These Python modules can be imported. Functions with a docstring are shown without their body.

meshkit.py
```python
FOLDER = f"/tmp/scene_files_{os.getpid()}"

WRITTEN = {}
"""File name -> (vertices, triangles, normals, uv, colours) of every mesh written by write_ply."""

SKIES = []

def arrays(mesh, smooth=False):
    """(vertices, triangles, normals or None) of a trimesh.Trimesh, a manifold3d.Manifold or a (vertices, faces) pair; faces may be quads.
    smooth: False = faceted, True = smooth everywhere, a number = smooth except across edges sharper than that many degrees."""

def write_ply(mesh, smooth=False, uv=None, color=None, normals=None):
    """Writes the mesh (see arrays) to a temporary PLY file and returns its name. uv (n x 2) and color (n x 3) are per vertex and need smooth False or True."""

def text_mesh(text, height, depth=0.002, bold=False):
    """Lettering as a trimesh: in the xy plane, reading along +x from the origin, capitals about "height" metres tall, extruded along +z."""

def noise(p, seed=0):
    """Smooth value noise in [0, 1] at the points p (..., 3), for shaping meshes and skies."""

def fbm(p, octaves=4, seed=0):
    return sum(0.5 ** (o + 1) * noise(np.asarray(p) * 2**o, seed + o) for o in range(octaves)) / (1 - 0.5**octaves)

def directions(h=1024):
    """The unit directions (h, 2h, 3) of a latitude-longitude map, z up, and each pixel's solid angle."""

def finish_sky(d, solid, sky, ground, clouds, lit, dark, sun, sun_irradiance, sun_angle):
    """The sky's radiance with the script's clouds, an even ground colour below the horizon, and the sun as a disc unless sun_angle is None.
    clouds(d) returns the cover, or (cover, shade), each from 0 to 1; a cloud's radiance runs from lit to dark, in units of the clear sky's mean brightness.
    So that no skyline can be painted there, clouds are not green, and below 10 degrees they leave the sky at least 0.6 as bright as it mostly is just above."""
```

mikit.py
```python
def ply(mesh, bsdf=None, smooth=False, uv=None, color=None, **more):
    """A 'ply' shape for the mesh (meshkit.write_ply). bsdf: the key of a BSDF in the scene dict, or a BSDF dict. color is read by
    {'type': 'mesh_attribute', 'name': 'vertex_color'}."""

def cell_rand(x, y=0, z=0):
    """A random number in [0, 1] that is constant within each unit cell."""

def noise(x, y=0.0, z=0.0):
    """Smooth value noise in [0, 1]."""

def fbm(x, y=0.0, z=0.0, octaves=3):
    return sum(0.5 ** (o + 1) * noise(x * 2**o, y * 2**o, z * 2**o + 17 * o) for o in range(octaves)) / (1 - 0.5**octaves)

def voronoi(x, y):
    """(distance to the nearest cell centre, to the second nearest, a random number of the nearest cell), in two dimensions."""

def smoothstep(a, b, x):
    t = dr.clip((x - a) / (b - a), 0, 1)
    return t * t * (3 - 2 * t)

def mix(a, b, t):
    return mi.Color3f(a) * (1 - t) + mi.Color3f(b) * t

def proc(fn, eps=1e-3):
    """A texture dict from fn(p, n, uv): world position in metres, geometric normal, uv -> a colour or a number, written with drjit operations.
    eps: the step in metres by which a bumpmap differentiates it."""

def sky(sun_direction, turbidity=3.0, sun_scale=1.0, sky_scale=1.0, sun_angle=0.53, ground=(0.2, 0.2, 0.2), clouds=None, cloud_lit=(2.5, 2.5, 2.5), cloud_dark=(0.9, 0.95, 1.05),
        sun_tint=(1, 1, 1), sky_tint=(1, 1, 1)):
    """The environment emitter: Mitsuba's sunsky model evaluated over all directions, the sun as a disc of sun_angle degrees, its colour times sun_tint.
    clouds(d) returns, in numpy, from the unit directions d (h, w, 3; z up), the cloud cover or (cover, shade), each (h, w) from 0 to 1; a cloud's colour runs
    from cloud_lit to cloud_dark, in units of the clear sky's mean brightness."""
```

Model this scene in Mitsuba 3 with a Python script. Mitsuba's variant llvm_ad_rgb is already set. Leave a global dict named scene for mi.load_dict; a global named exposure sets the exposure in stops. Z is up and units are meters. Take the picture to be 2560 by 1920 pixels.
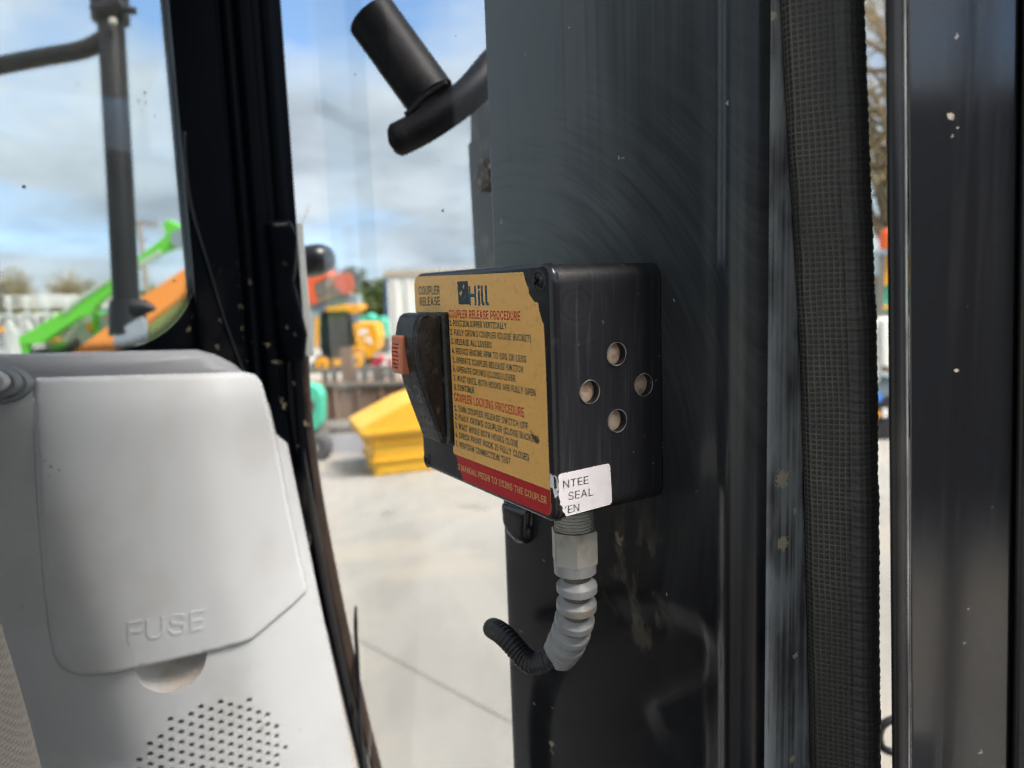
import math, random
import numpy as np, trimesh, mitsuba as mi, mikit, drjit as dr
import manifold3d as m3
from meshkit import text_mesh, fbm as nfbm, noise as nnoise
import shapely, shapely.affinity
from shapely.geometry import Polygon, Point
from scipy.interpolate import CubicSpline
from scipy.spatial import ConvexHull
mfbm, mnoise, voro, sstep, mix = mikit.fbm, mikit.noise, mikit.voronoi, mikit.smoothstep, mikit.mix
T = mi.ScalarTransform4f
rng = np.random.default_rng(7)
scene, labels = {}, {}

# ------------------------------------------------------------------ camera, sky, exposure
EYE = 2.35                                   # height of the lens above the yard
FPX, PITCH, ROLL, YAW = 1844.7, math.radians(7.372), math.radians(-2.070), math.radians(31.104)
fw = np.array([0, math.cos(PITCH), -math.sin(PITCH)]); up0 = np.array([0, math.sin(PITCH), math.cos(PITCH)]); rt0 = np.array([1.0, 0, 0])
RT = math.cos(ROLL) * rt0 + math.sin(ROLL) * up0
UP = -math.sin(ROLL) * rt0 + math.cos(ROLL) * up0
cam_m = np.eye(4); cam_m[:3, 0], cam_m[:3, 1], cam_m[:3, 2], cam_m[:3, 3] = -RT, UP, fw, [0, 0, EYE]
scene['camera'] = {'type': 'thinlens', 'fov': math.degrees(2 * math.atan(1280 / FPX)), 'fov_axis': 'x', 'to_world': T(cam_m.tolist()),
                   'near_clip': 0.02, 'far_clip': 2000.0, 'aperture_radius': 0.00115, 'focus_distance': 0.262}

def clouds(d):
    x, y, z = d[..., 0], d[..., 1], d[..., 2]
    k = 1 / (z + 0.22)
    q = np.stack([x * k * 1.1, y * k * 1.1, 0 * z + 3.3], -1)
    f = nfbm(q * 1.25 + 11.3, 6, 3); g = nfbm(q * 2.6 + 5.1, 5, 9)
    el = np.degrees(np.arcsin(np.clip(z, -1, 1))); az = np.degrees(np.arctan2(x, y))
    def blob(a0, e0, sa, se): return np.exp(-((az - a0) / sa) ** 2 - ((el - e0) / se) ** 2)
    f = f - .26 * blob(-10, 23, 11, 7.5) - .12 * blob(-31, 14, 4, 4) - .10 * blob(-26, 19, 6, 4) + .10 * blob(-14, 10, 20, 5)
    cover = np.clip((f - .335) / .16, 0, 1) ** .8 * (0.96 - .10 * np.clip((g - .5) * 4, 0, 1))
    shade = np.clip((nfbm(q * 2.1 + 31.7, 5, 21) - .40) / .30, 0, 1)
    return cover, shade
scene['sky'] = mikit.sky((0.60, -0.34, 1.05), turbidity=3.0, sun_scale=.72, sun_angle=24, sky_scale=0.62, sun_tint=(.88, .98, 1.18), clouds=clouds,
                         cloud_lit=(1.40, 1.55, 1.65), cloud_dark=(.76, .89, 1.0), ground=(.3, .29, .26))
exposure = 3.15

# ------------------------------------------------------------------ frames and mesh helpers
AV = np.array([math.sin(YAW), -math.cos(YAW), 0.0])      # along the cab side, towards the lens
NV = np.array([-math.cos(YAW), -math.sin(YAW), 0.0])     # into the cab
ZV = np.array([0, 0, 1.0]); EYEV = np.array([0, 0, EYE])
def ray(u, v): return fw + (u - 1280) / FPX * RT - (v - 960) / FPX * UP
def cabv(p): return np.array([p @ AV, p @ NV, p[2]])
def on_n(u, v, n):            # (a, z) where a sight line meets a plane along the cab side
    d = cabv(ray(u, v)); t = n / d[1]; return np.array([d[0] * t, d[2] * t])
def on_a(u, v, a):            # (n, z) on a plane across the cab
    d = cabv(ray(u, v)); t = a / d[0]; return np.array([d[1] * t, d[2] * t])
def at(u, v, depth): return EYEV + ray(u, v) * depth
def aty(u, v, y): d = ray(u, v); return EYEV + d * (y / d[1])
def ground(u, v): d = ray(u, v); return EYEV + d * (-EYE / d[2])
def cab(pts):                 # (a, n, z) -> world
    p = np.asarray(pts, float); return p[..., :1] * AV + p[..., 1:2] * NV + p[..., 2:3] * ZV + EYEV
def mesh(v, f): return trimesh.Trimesh(np.asarray(v, float), np.asarray(f, int), process=False)
def tm(man): m = man.to_mesh(); return mesh(m.vert_properties[:, :3], m.tri_verts)
def to_cab(m, way='n', off=0.0):   # (x, y, h) -> cab: 'n': x=a y=z h=+n ; 'a': x=-n y=z h=+a
    v = m.vertices
    c = np.stack([v[:, 0], off + v[:, 2], v[:, 1]], 1) if way == 'n' else np.stack([off + v[:, 2], -v[:, 0], v[:, 1]], 1)
    return mesh(cab(c), m.faces)
def cabmesh(m): return mesh(cab(m.vertices), m.faces)
def fixwind(m):
    if m.volume < 0: m.invert()
    return m
def join(*ms): return trimesh.util.concatenate([x for x in ms])
def cs(poly):
    geoms = getattr(poly, 'geoms', [poly]); loops = []
    for g in geoms:
        loops.append(np.array(shapely.geometry.polygon.orient(g).exterior.coords)[:-1])
        loops += [np.array(i.coords)[:-1][::1] for i in shapely.geometry.polygon.orient(g).interiors]
    return m3.CrossSection(loops, m3.FillRule.Positive)
def extrude(poly, h): return tm(m3.Manifold.extrude(cs(poly), h))
def pillow(poly, h, r, step):
    """poly extruded to h with its upper rim rounded by r"""
    m = tm(m3.Manifold.extrude(cs(poly), h).refine_to_length(step)); v = m.vertices.copy()
    d = np.minimum(shapely.distance(poly.boundary, shapely.points(v[:, 0], v[:, 1])), r)
    topz = h - (r - np.sqrt(np.maximum(r * r - (r - d) ** 2, 0)))
    v[:, 2] = np.where(d < 1e-7, v[:, 2] * (h - r) / h, np.where(v[:, 2] > h * .5, topz, v[:, 2]))
    return mesh(v, m.faces)
def rbox(lo, hi, r, seg=12):
    lo, hi = np.array(lo, float), np.array(hi, float); s = m3.Manifold.sphere(r, seg)
    return tm(m3.Manifold.batch_hull([s.translate([x, y, z]) for x in (lo[0] + r, hi[0] - r) for y in (lo[1] + r, hi[1] - r) for z in (lo[2] + r, hi[2] - r)]))
def box(lo, hi): lo, hi = np.array(lo, float), np.array(hi, float); return trimesh.creation.box(hi - lo, trimesh.transformations.translation_matrix((lo + hi) / 2))
def spline(pts, n):
    p = np.asarray(pts, float); t = np.r_[0, np.cumsum(np.linalg.norm(np.diff(p, axis=0), axis=1))]
    return CubicSpline(t, p)(np.linspace(0, t[-1], n))
def tube(path, r, seg=16, caps=True):
    p = np.asarray(path, float); n = len(p); r = np.broadcast_to(r, n)
    t = np.gradient(p, axis=0); t /= np.linalg.norm(t, axis=1, keepdims=True)
    u = np.cross(t[0], [0.31, 0.2, 0.93] if abs(t[0][2]) < .9 else [1, 0, 0]); u /= np.linalg.norm(u); rings = []
    ang = np.arange(seg) * 2 * np.pi / seg
    for i in range(n):
        u = u - t[i] * (u @ t[i]); u /= np.linalg.norm(u); w = np.cross(t[i], u)
        rings.append(p[i] + r[i] * (np.cos(ang)[:, None] * u + np.sin(ang)[:, None] * w))
    v = np.vstack(rings); i, j = np.meshgrid(np.arange(n - 1), np.arange(seg), indexing='ij'); k = (j + 1) % seg
    f = np.vstack([np.stack([i * seg + j, i * seg + k, (i + 1) * seg + k], -1).reshape(-1, 3), np.stack([i * seg + j, (i + 1) * seg + k, (i + 1) * seg + j], -1).reshape(-1, 3)])
    if caps:
        v = np.vstack([v, p[0], p[-1]]); c0, c1 = n * seg, n * seg + 1; j = np.arange(seg); k = (j + 1) % seg
        f = np.vstack([f, np.stack([k, j, j * 0 + c0], 1), np.stack([(n - 1) * seg + j, (n - 1) * seg + k, j * 0 + c1], 1)])
    return mesh(v, f)
def rod(p, q, r, seg=16): return tube([p, q], r, seg)
def loft(sections, closed=True, caps=True):
    n, k = len(sections), len(sections[0]); v = np.vstack(sections); i, j = np.meshgrid(np.arange(n - 1), np.arange(k if closed else k - 1), indexing='ij'); jj = (j + 1) % k
    f = np.vstack([np.stack([i * k + j, i * k + jj, (i + 1) * k + jj], -1).reshape(-1, 3), np.stack([i * k + j, (i + 1) * k + jj, (i + 1) * k + j], -1).reshape(-1, 3)])
    if caps:
        c = np.vstack([np.mean(sections[0], 0), np.mean(sections[-1], 0)]); v = np.vstack([v, c]); j = np.arange(k); jj = (j + 1) % k
        f = np.vstack([f, np.stack([jj, j, j * 0 + n * k], 1), np.stack([(n - 1) * k + j, (n - 1) * k + jj, j * 0 + n * k + 1], 1)])
    return mesh(v, f)
def vprism(pxs, y, thick, r=0.0):      # a plate or box seen side-on at distance y, with its real thickness
    p = np.array([aty(u, v, y) for u, v in pxs]); P = Polygon(p[:, [0, 2]]).buffer(0)
    if r: P = P.buffer(-r).buffer(r, 4)
    m = extrude(P, thick); v = m.vertices; m.vertices = np.stack([v[:, 0], y + thick - v[:, 2], v[:, 1]], 1); return fixwind(m)
def add(key, m, bsdf, smooth=False, label=None, cat=None, group=None, kind=None, **more):
    assert len(m.faces), key
    k, i = key, 0
    while k in scene or any(x.startswith(k + '__') for x in scene):
        i += 1; k = f'{key}_{i:03d}'
    scene[k] = mikit.ply(m, bsdf, smooth=smooth, **more)
    d = {a: b for a, b in (('label', label), ('category', cat), ('group', group), ('kind', kind)) if b}
    if d: labels[k] = d
    return k
def tag(key, label, cat, group=None, kind=None):
    labels[key] = {a: b for a, b in (('label', label), ('category', cat), ('group', group), ('kind', kind)) if b}

# ------------------------------------------------------------------ materials
def C(*v): return mi.Color3f(*v)
def cc(p): return p.x * AV[0] + p.y * AV[1], p.x * NV[0] + p.y * NV[1], p.z - EYE
def mat(key, base, rough=.5, bump=None, scale=1.0, eps=2e-4, **kw):
    def tex(x): return mikit.proc(x) if callable(x) else ({'type': 'rgb', 'value': list(x)} if isinstance(x, (tuple, list)) else x)
    d = {'type': 'principled', 'base_color': tex(base), 'roughness': tex(rough), **kw}
    if bump is not None: d = {'type': 'bumpmap', 'arbitrary': mikit.proc(bump, eps), 'scale': scale, 'bsdf': d}
    scene[key] = {'type': 'twosided', 'bsdf': d}
def spots(x, y, s, keep, lo, hi):       # scattered irregular dirt spots
    d, _, w = voro(x * s + .35 * mnoise(x * s * 6, y * s * 6), y * s + .35 * mnoise(y * s * 6 + 9, x * s * 6))
    return (1 - sstep(lo, hi, d / (.25 + w))) * dr.select(mikit.cell_rand(w * 9999) < keep, 1.0, 0.0)
def dust_pillar(p):
    a, n, z = cc(p)
    arc = dr.sqrt(dr.square(a + .29) + dr.square(z + .075))
    th = dr.atan2(z + .075, a + .29)
    wipe = mfbm(arc * 420, th * 3.5, 0, 3) * .6 + mfbm(arc * 1500, th * 9, 3, 2) * .4
    streak = mfbm(a * 420, z * 5, 2, 3) * .6 + mfbm(a * 90, z * 30, 5, 3) * .4
    up = sstep(.02, .10, z)
    t = (.45 + .55 * sstep(.2, .8, mix3(wipe, streak, up))) * (.35 + .65 * sstep(.25, .75, mfbm(a * 14 + 5, z * 10, n * 10, 3)))
    return t
def mix3(x, y, t): return x * (1 - t) + y * t
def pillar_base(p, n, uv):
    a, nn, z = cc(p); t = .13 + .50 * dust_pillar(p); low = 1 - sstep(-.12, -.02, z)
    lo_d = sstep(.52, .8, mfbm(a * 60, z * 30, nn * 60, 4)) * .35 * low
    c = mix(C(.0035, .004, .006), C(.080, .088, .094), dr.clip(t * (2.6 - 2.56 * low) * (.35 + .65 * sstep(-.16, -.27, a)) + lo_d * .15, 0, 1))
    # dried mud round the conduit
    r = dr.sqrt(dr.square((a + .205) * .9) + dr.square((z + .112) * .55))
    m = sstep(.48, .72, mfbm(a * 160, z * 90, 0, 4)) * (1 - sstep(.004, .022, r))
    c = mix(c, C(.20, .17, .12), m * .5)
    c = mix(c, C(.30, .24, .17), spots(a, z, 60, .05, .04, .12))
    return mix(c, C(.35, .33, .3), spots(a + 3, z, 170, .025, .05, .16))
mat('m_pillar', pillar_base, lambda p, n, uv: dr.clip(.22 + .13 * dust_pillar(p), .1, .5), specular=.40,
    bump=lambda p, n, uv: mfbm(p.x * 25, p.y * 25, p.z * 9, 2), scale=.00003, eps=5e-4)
def flange_base(p, n, uv):
    a, nn, z = cc(p)
    t = mfbm(nn * 900, z * 14, a * 900, 3) * .55 + mfbm(nn * 120, z * 60, 1, 4) * .6
    c = mix(C(.055, .057, .062), C(.24, .25, .26), sstep(.30, .75, t))
    for mz, mn, s in ((-.0625, -.1885, .0030), (-.0835, -.1893, .0026), (-.074, -.195, .0012), (-.1235, -.196, .0012), (-.16, -.195, .0016), (.075, -.183, .0016)):
        d = dr.sqrt(dr.square(z - mz) + dr.square(nn - mn)) / s + (mfbm(z * 1800, nn * 1800, 2, 3) - .5) * 1.3
        c = mix(c, C(.42, .36, .27), 1 - sstep(.75, .95, d))
    return c
mat('m_flange', flange_base, .42, bump=lambda p, n, uv: mfbm(p.x * 900, p.y * 900, p.z * 60, 3), scale=.0004)
mat('m_black', lambda p, n, uv: mix(C(.0045, .0045, .0065), C(.035, .034, .032), sstep(.5, .85, mfbm(p.x * 30, p.y * 30, p.z * 18, 4)) * .5),
    lambda p, n, uv: .22 + .22 * mfbm(p.x * 40, p.y * 40, p.z * 20, 3))
def mudblack(p, n, uv):
    a, nn, z = cc(p); low = 1 - sstep(-.10, .05, z)
    c = mix(C(.0022, .003, .0048), C(.04, .036, .032), sstep(.5, .8, mfbm(nn * 40, z * 25, a * 40, 4)) * (.01 + .45 * low))
    c = mix(c, C(.27, .22, .15), spots(nn, z, 75, .30, .05, .17) * low)
    return mix(c, C(.20, .17, .13), spots(nn + 5, z, 38, .22, .05, .14) * low * .8)
mat('m_post', mudblack, lambda p, n, uv: .24 + .2 * mfbm(p.x * 40, p.y * 40, p.z * 20, 3), specular=.04)
mat('m_gloss', lambda p, n, uv: mix(C(.006, .006, .008), C(.07, .068, .06), sstep(.55, .9, mfbm(p.x * 60, p.y * 60, p.z * 12, 4)) * .3), .12)
def drip(p):
    x = p.x; z = p.z - EYE
    return sstep(.45, .75, mfbm(x * 420, z * 14, 0, 3)), mfbm(x * 90, z * 60, 4, 4)
def door_base(p, n, uv):
    s, f = drip(p); z = p.z - EYE
    c = mix(C(.0075, .0075, .010), C(.06, .058, .055), dr.clip(s * f * .14, 0, 1))
    for mx, mz, s2 in ((.1171, .0405, .0011), (.1190, .0375, .00035), (.1213, -.0265, .0006)):
        d = dr.sqrt(dr.square(p.x - mx) + dr.square((z - mz) * 1.25)) / s2 + (mfbm(p.x * 2500, z * 2500, 2, 3) - .5) * 1.1
        c = mix(c, C(.5, .45, .36), 1 - sstep(.75, 1.0, d))
    return mix(c, C(.30, .29, .26), spots(p.x, z, 200, .02, .04, .12))
mat('m_door', door_base, lambda p, n, uv: .09 + .10 * drip(p)[0] * drip(p)[1], specular=1.0, clearcoat=1.0, clearcoat_gloss=.95)
def box_base(p, n, uv):
    a, nn, z = cc(p)
    s = mnoise(nn * 3200 + mfbm(nn * 40, z * 40) * 3, z * 45 + a * 40) * .5 + mnoise(nn * 1300 + z * 90, z * 60) * .5
    r = dr.sqrt(dr.square(nn + .138) + dr.square(z + .006))
    sw = mnoise(r * 2400, mfbm(nn * 300, z * 300) * 3) * (1 - sstep(.003, .022, r))
    c = mix(C(.0105, .0105, .0135), C(.085, .085, .10), dr.clip(sstep(.5, .95, s) * .20 * mfbm(nn * 80, z * 50, a * 80) * 2 + sw * .12, 0, 1))
    return mix(c, C(.22, .21, .2), spots(nn + a, z, 330, .04, .05, .16) * .6)
mat('m_box', box_base, lambda p, n, uv: .38 + .16 * mfbm(p.x * 300, p.y * 300, p.z * 80, 3),
    bump=lambda p, n, uv: mnoise(p.x * 3500, p.y * 3500, p.z * 3500), scale=.00004, eps=1e-4)
mat('m_cover', lambda p, n, uv: mix(C(.012, .012, .016), C(.10, .10, .10), sstep(.55, .9, mfbm(p.x * 300, p.y * 300, p.z * 300, 4)) * .25), .25)
def rocker_base(p, n, uv):
    a, nn, z = cc(p); low = 1 - sstep(-.05, -.02, z)
    s = mfbm(nn * 1400 + z * 500, z * 900, a * 900, 4) * mfbm(a * 200, z * 120, nn * 200, 3) * 1.4
    c = mix(C(.012, .012, .014), C(.085, .085, .082), sstep(.22, .6, s) * .3)
    c = mix(c, C(.13, .125, .11), sstep(.62, .8, mfbm(a * 350, z * 260, nn * 350, 4)) * .5)
    return c
mat('m_rocker', rocker_base, lambda p, n, uv: .34 + .2 * mfbm(p.x * 200, p.y * 200, p.z * 200, 3))
mat('m_label', lambda p, n, uv: label_col(p), .38)
def label_col(p):
    a, nn, z = cc(p)
    c = mix(C(.87, .475, .14), C(.81, .43, .12), mfbm(a * 120, z * 120, 0, 3))
    c = mix(c, C(.33, .17, .04), sstep(.6, .85, mfbm(a * 900, z * 900, 0, 3)) * .25)
    st = STAIN
    for sa, sz, s in st:
        d = dr.sqrt(dr.square((a - sa) * .8) + dr.square(z - sz)) / s + (mfbm(a * 2600, z * 2600, 2, 3) - .5) * 1.6
        c = mix(c, C(.07, .025, .012), (1 - sstep(.6, 1.0, d)) * .9)
    return c
FACE = -.1282                                # plane of the box's lid
z5 = lambda x, y: (1100 + .20796 * x, 1000 + .20796 * y)
z4 = lambda x, y: (1020 + .20496 * x, 660 + .20496 * y)
z3 = lambda x, y: (950 + .4401 * x, 620 + .4401 * y)
z6 = lambda x, y: (1150 + .4038 * x, 1250 + .4038 * y)
STAIN = [(*on_n(*z5(x, y), FACE), s) for x, y, s in ((1095, 375, .0005), (1115, 410, .0006), (1130, 450, .0008), (1165, 485, .0013), (1150, 465, .0009))]
mat('m_red', lambda p, n, uv: mix(C(.52, .018, .022), C(.44, .014, .018), mfbm(p.x * 300, p.y * 300, p.z * 300)), .36)
mat('m_ink', (.010, .024, .030), .5); mat('m_ink_red', (.52, .02, .02), .5); mat('m_ink_blue', (.012, .075, .125), .5); mat('m_ink_navy', (.012, .018, .03), .45)
mat('m_ink_gold', (.62, .34, .12), .45); mat('m_ink_black', (.012, .009, .010), .5); mat('m_ink_grey', (.13, .13, .12), .6)
mat('m_orange_plastic', lambda p, n, uv: mix(C(.74, .24, .13), C(.62, .18, .095), mfbm(p.x * 700, p.y * 700, p.z * 700, 4)), .42)
mat('m_sticker', lambda p, n, uv: mix(C(.80, .76, .79), C(.70, .66, .67), mfbm(p.x * 400, p.y * 400, p.z * 200, 3)), .4)
mat('m_foam', lambda p, n, uv: mix(mix(C(.46, .37, .27), C(.36, .28, .20), mfbm(p.x * 900, p.y * 900, p.z * 900, 4)), C(.30, .09, .09), sstep(.52, .66, mfbm(p.x * 500 + 3, p.y * 500, p.z * 420, 4)) * .55), .85,
    bump=lambda p, n, uv: mfbm(p.x * 2200, p.y * 2200, p.z * 2200, 2), scale=.0003, eps=1e-4)
def grime(base, dirt, s=260, lo=.5, hi=.8, amt=.6): return lambda p, n, uv: mix(mix(C(*base), C(*[x * .85 for x in base]), mfbm(p.x * 90, p.y * 90, p.z * 90)), C(*dirt), sstep(lo, hi, mfbm(p.x * s, p.y * s, p.z * s * .6, 4)) * amt)
mat('m_nut', grime((.38, .36, .32), (.25, .20, .13)), .45); mat('m_relief', grime((.31, .31, .31), (.25, .19, .12), 200, .50, .80, .7), .45); mat('m_nutdark', (.12, .10, .08), .7)
mat('m_hose', grime((.016, .016, .019), (.14, .11, .07), 150, .6, .85, .4), .33)
def weave_col(p, n, uv):
    z = p.z - EYE; q = mfbm(p.x * 60, p.y * 60, z * 22, 3)
    return mix(C(.014, .013, .013), C(.060, .055, .048), sstep(.42, .75, q) * .6)
scene['m_seal'] = {'type': 'twosided', 'bsdf': {'type': 'principled', 'base_color': {'type': 'mesh_attribute', 'name': 'vertex_color'}, 'roughness': .5}}
mat('m_thread', lambda p, n, uv: mix(C(.03, .03, .03), C(.17, .155, .115), sstep(.45, .72, mfbm(p.x * 70, p.y * 70, p.z * 25, 3))), .8)
def grey_base(p, n, uv):
    a, nn, z = cc(p)
    c = mix(C(.57, .572, .578), C(.525, .525, .525), mfbm(nn * 14, z * 14, 0, 3))
    c = mix(c, C(.40, .37, .33), sstep(.45, .8, mfbm(nn * 26 + 3, z * 20, 0, 4)) * .28)
    c = mix(c, C(.30, .26, .20), spots(nn, z, 30, .22, .02, .06) * .8)
    return c
mat('m_grey', grey_base, .5, bump=lambda p, n, uv: mnoise(p.x * 1800, p.y * 1800, p.z * 1800), scale=.00012, eps=1.5e-4, specular=.4)
mat('m_ledge', lambda p, n, uv: mix(C(.30, .30, .315), C(.27, .27, .285), mfbm(p.x * 30, p.y * 30, p.z * 30)), .5)
mat('m_vent', (.20, .215, .22), .45); mat('m_dark', (.012, .012, .013), .7)
mat('m_bowl', lambda p, n, uv: mix(C(.44, .42, .40), C(.36, .27, .19), sstep(.4, .7, mfbm(p.x * 60, p.y * 60, p.z * 60, 4)) * .7), .6)
def fabric(p, n, uv):
    w = dr.sin(p.z * 2 * math.pi / .0021) * .5 + .5; h = dr.sin((p.x + p.y * .6) * 2 * math.pi / .0032 + dr.floor(p.z / .0021) * math.pi) * .5 + .5
    return mix(mix(C(.16, .135, .115), C(.34, .30, .265), dr.clip(w * .7 + h * .5, 0, 1)), C(.20, .17, .15), mfbm(p.x * 40, p.y * 40, p.z * 40) * .5)
mat('m_hole', (.17, .13, .085), .9)
mat('m_fabric', fabric, .95)
mat('m_cabdark', (.02, .02, .022), .5); mat('m_cabgrey', (.45, .455, .46), .55); mat('m_shed', (.06, .065, .07), .6)
mat('m_handrail', lambda p, n, uv: mix(C(.007, .0085, .010), C(.02, .02, .02), mfbm(p.x * 20, p.y * 20, p.z * 8, 3)), .42, specular=.25)
mat('m_bracket', grime((.004, .004, .006), (.018, .017, .018), 60), .5, specular=.12); mat('m_flatbar', grime((.06, .065, .07), (.16, .14, .11), 90), .45)
mat('m_bolt', grime((.035, .03, .028), (.32, .24, .17), 300, .45, .7, .7), .5); mat('m_gusset', (.25, .28, .32), .5)
mat('m_strip', (.38, .38, .37), .4)
scene['m_glass'] = {'type': 'thindielectric', 'int_ior': 1.5, 'specular_transmittance': {'type': 'rgb', 'value': [.90, .955, .955]}}
scene['m_glass_clear'] = {'type': 'thindielectric', 'int_ior': 1.08, 'specular_transmittance': {'type': 'rgb', 'value': [.95, .965, .97]}}
def concrete(p, n, uv):
    f = mfbm(p.x * .35, p.y * .35, 0, 4); g = mfbm(p.x * 3, p.y * 1.2, 2, 4)
    c = mix(C(.262, .252, .231), C(.20, .192, .173), sstep(.25, .75, f) * .6 + sstep(.3, .7, g) * .4)
    c = mix(c, C(.28, .25, .20), sstep(.5, .72, mfbm(p.x * .9 + p.y * .3 + 7, p.y * 1.6 - p.x * .4, 1, 4)) * .5)
    c = mix(c, C(.20, .19, .175), sstep(8.6, 11.5, p.y) * sstep(.35, .6, mfbm(p.x * .6, p.y * .9, 5, 3)) * .6)
    for k0, k1, wd in ((.42, -3.6, .16), (.42, -5.1, .16), (-.25, 1.2, .2), (-.25, -.2, .2), (1.1, -9.5, .18)):
        d = dr.abs(p.x - (k1 + k0 * p.y + .25 * dr.sin(p.y * .5 + k1)))
        c = mix(c, C(.26, .245, .215), (1 - sstep(wd * .6, wd, d)) * (.25 + .5 * mfbm(p.x * 5, p.y * 2.5, 3, 3)) * .6)
    c = mix(c, C(.16, .15, .14), spots(p.x, p.y, .9, .25, .03, .10) * .7)
    # damp patches behind the salt bin
    w = sstep(.3, .6, mfbm(p.x * 1.5 + 3, p.y * 1.5, 0, 3) + .25 - dr.abs(p.y - 11.6) * .22 - dr.abs(p.x + 2.6) * .12)
    return mix(c, C(.11, .115, .13), w * .85)
mat('m_concrete', concrete, lambda p, n, uv: .75 + .15 * mfbm(p.x * 4, p.y * 4), bump=lambda p, n, uv: mfbm(p.x * 30, p.y * 30, 0, 3), scale=.004, eps=4e-3)
mat('m_joint', (.14, .13, .12), .9)
mat('m_field', lambda p, n, uv: mix(C(.10, .16, .03), C(.16, .19, .06), mfbm(p.x * .2, p.y * .05, 0, 3)), .9)
mat('m_bin', lambda p, n, uv: mix(C(.70, .39, .03), C(.63, .345, .025), mfbm(p.x * 5, p.y * 5, p.z * 5, 3)), .38)
mat('m_yellow', (.74, .34, .008), .38); mat('m_teal', (.06, .42, .28), .4); mat('m_tealgrey', (.11, .28, .24), .5); mat('m_tyre', (.018, .018, .02), .85); mat('m_tyregrey', (.07, .07, .075), .85)
mat('m_cabglass', specular=.25, rough=.12, base=lambda p, n, uv: mix(C(.003, .006, .006), C(.008, .016, .014), mfbm(p.x * 3, p.y * 3, p.z * 3)))
mat('m_winglass', (.006, .018, .017), .15, specular=.3)
mat('m_trailer', lambda p, n, uv: mix(C(.50, .52, .50), C(.40, .42, .40), mfbm(p.x * 4, p.y * 4, p.z * 3, 3)), .5)
mat('m_rust', lambda p, n, uv: mix(C(.20, .12, .075), C(.11, .075, .055), mfbm(p.x * 2.5, p.y * 2.5, p.z * 4, 4)), .8)
mat('m_steel', lambda p, n, uv: mix(C(.16, .16, .15), C(.10, .085, .07), mfbm(p.x * 4, p.y * 4, p.z * 4, 3)), .6)
mat('m_white', lambda p, n, uv: mix(C(.76, .76, .73), C(.68, .68, .64), mfbm(p.x * 1.5, p.y * 1.5, p.z * .7, 3)), .45)
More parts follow.
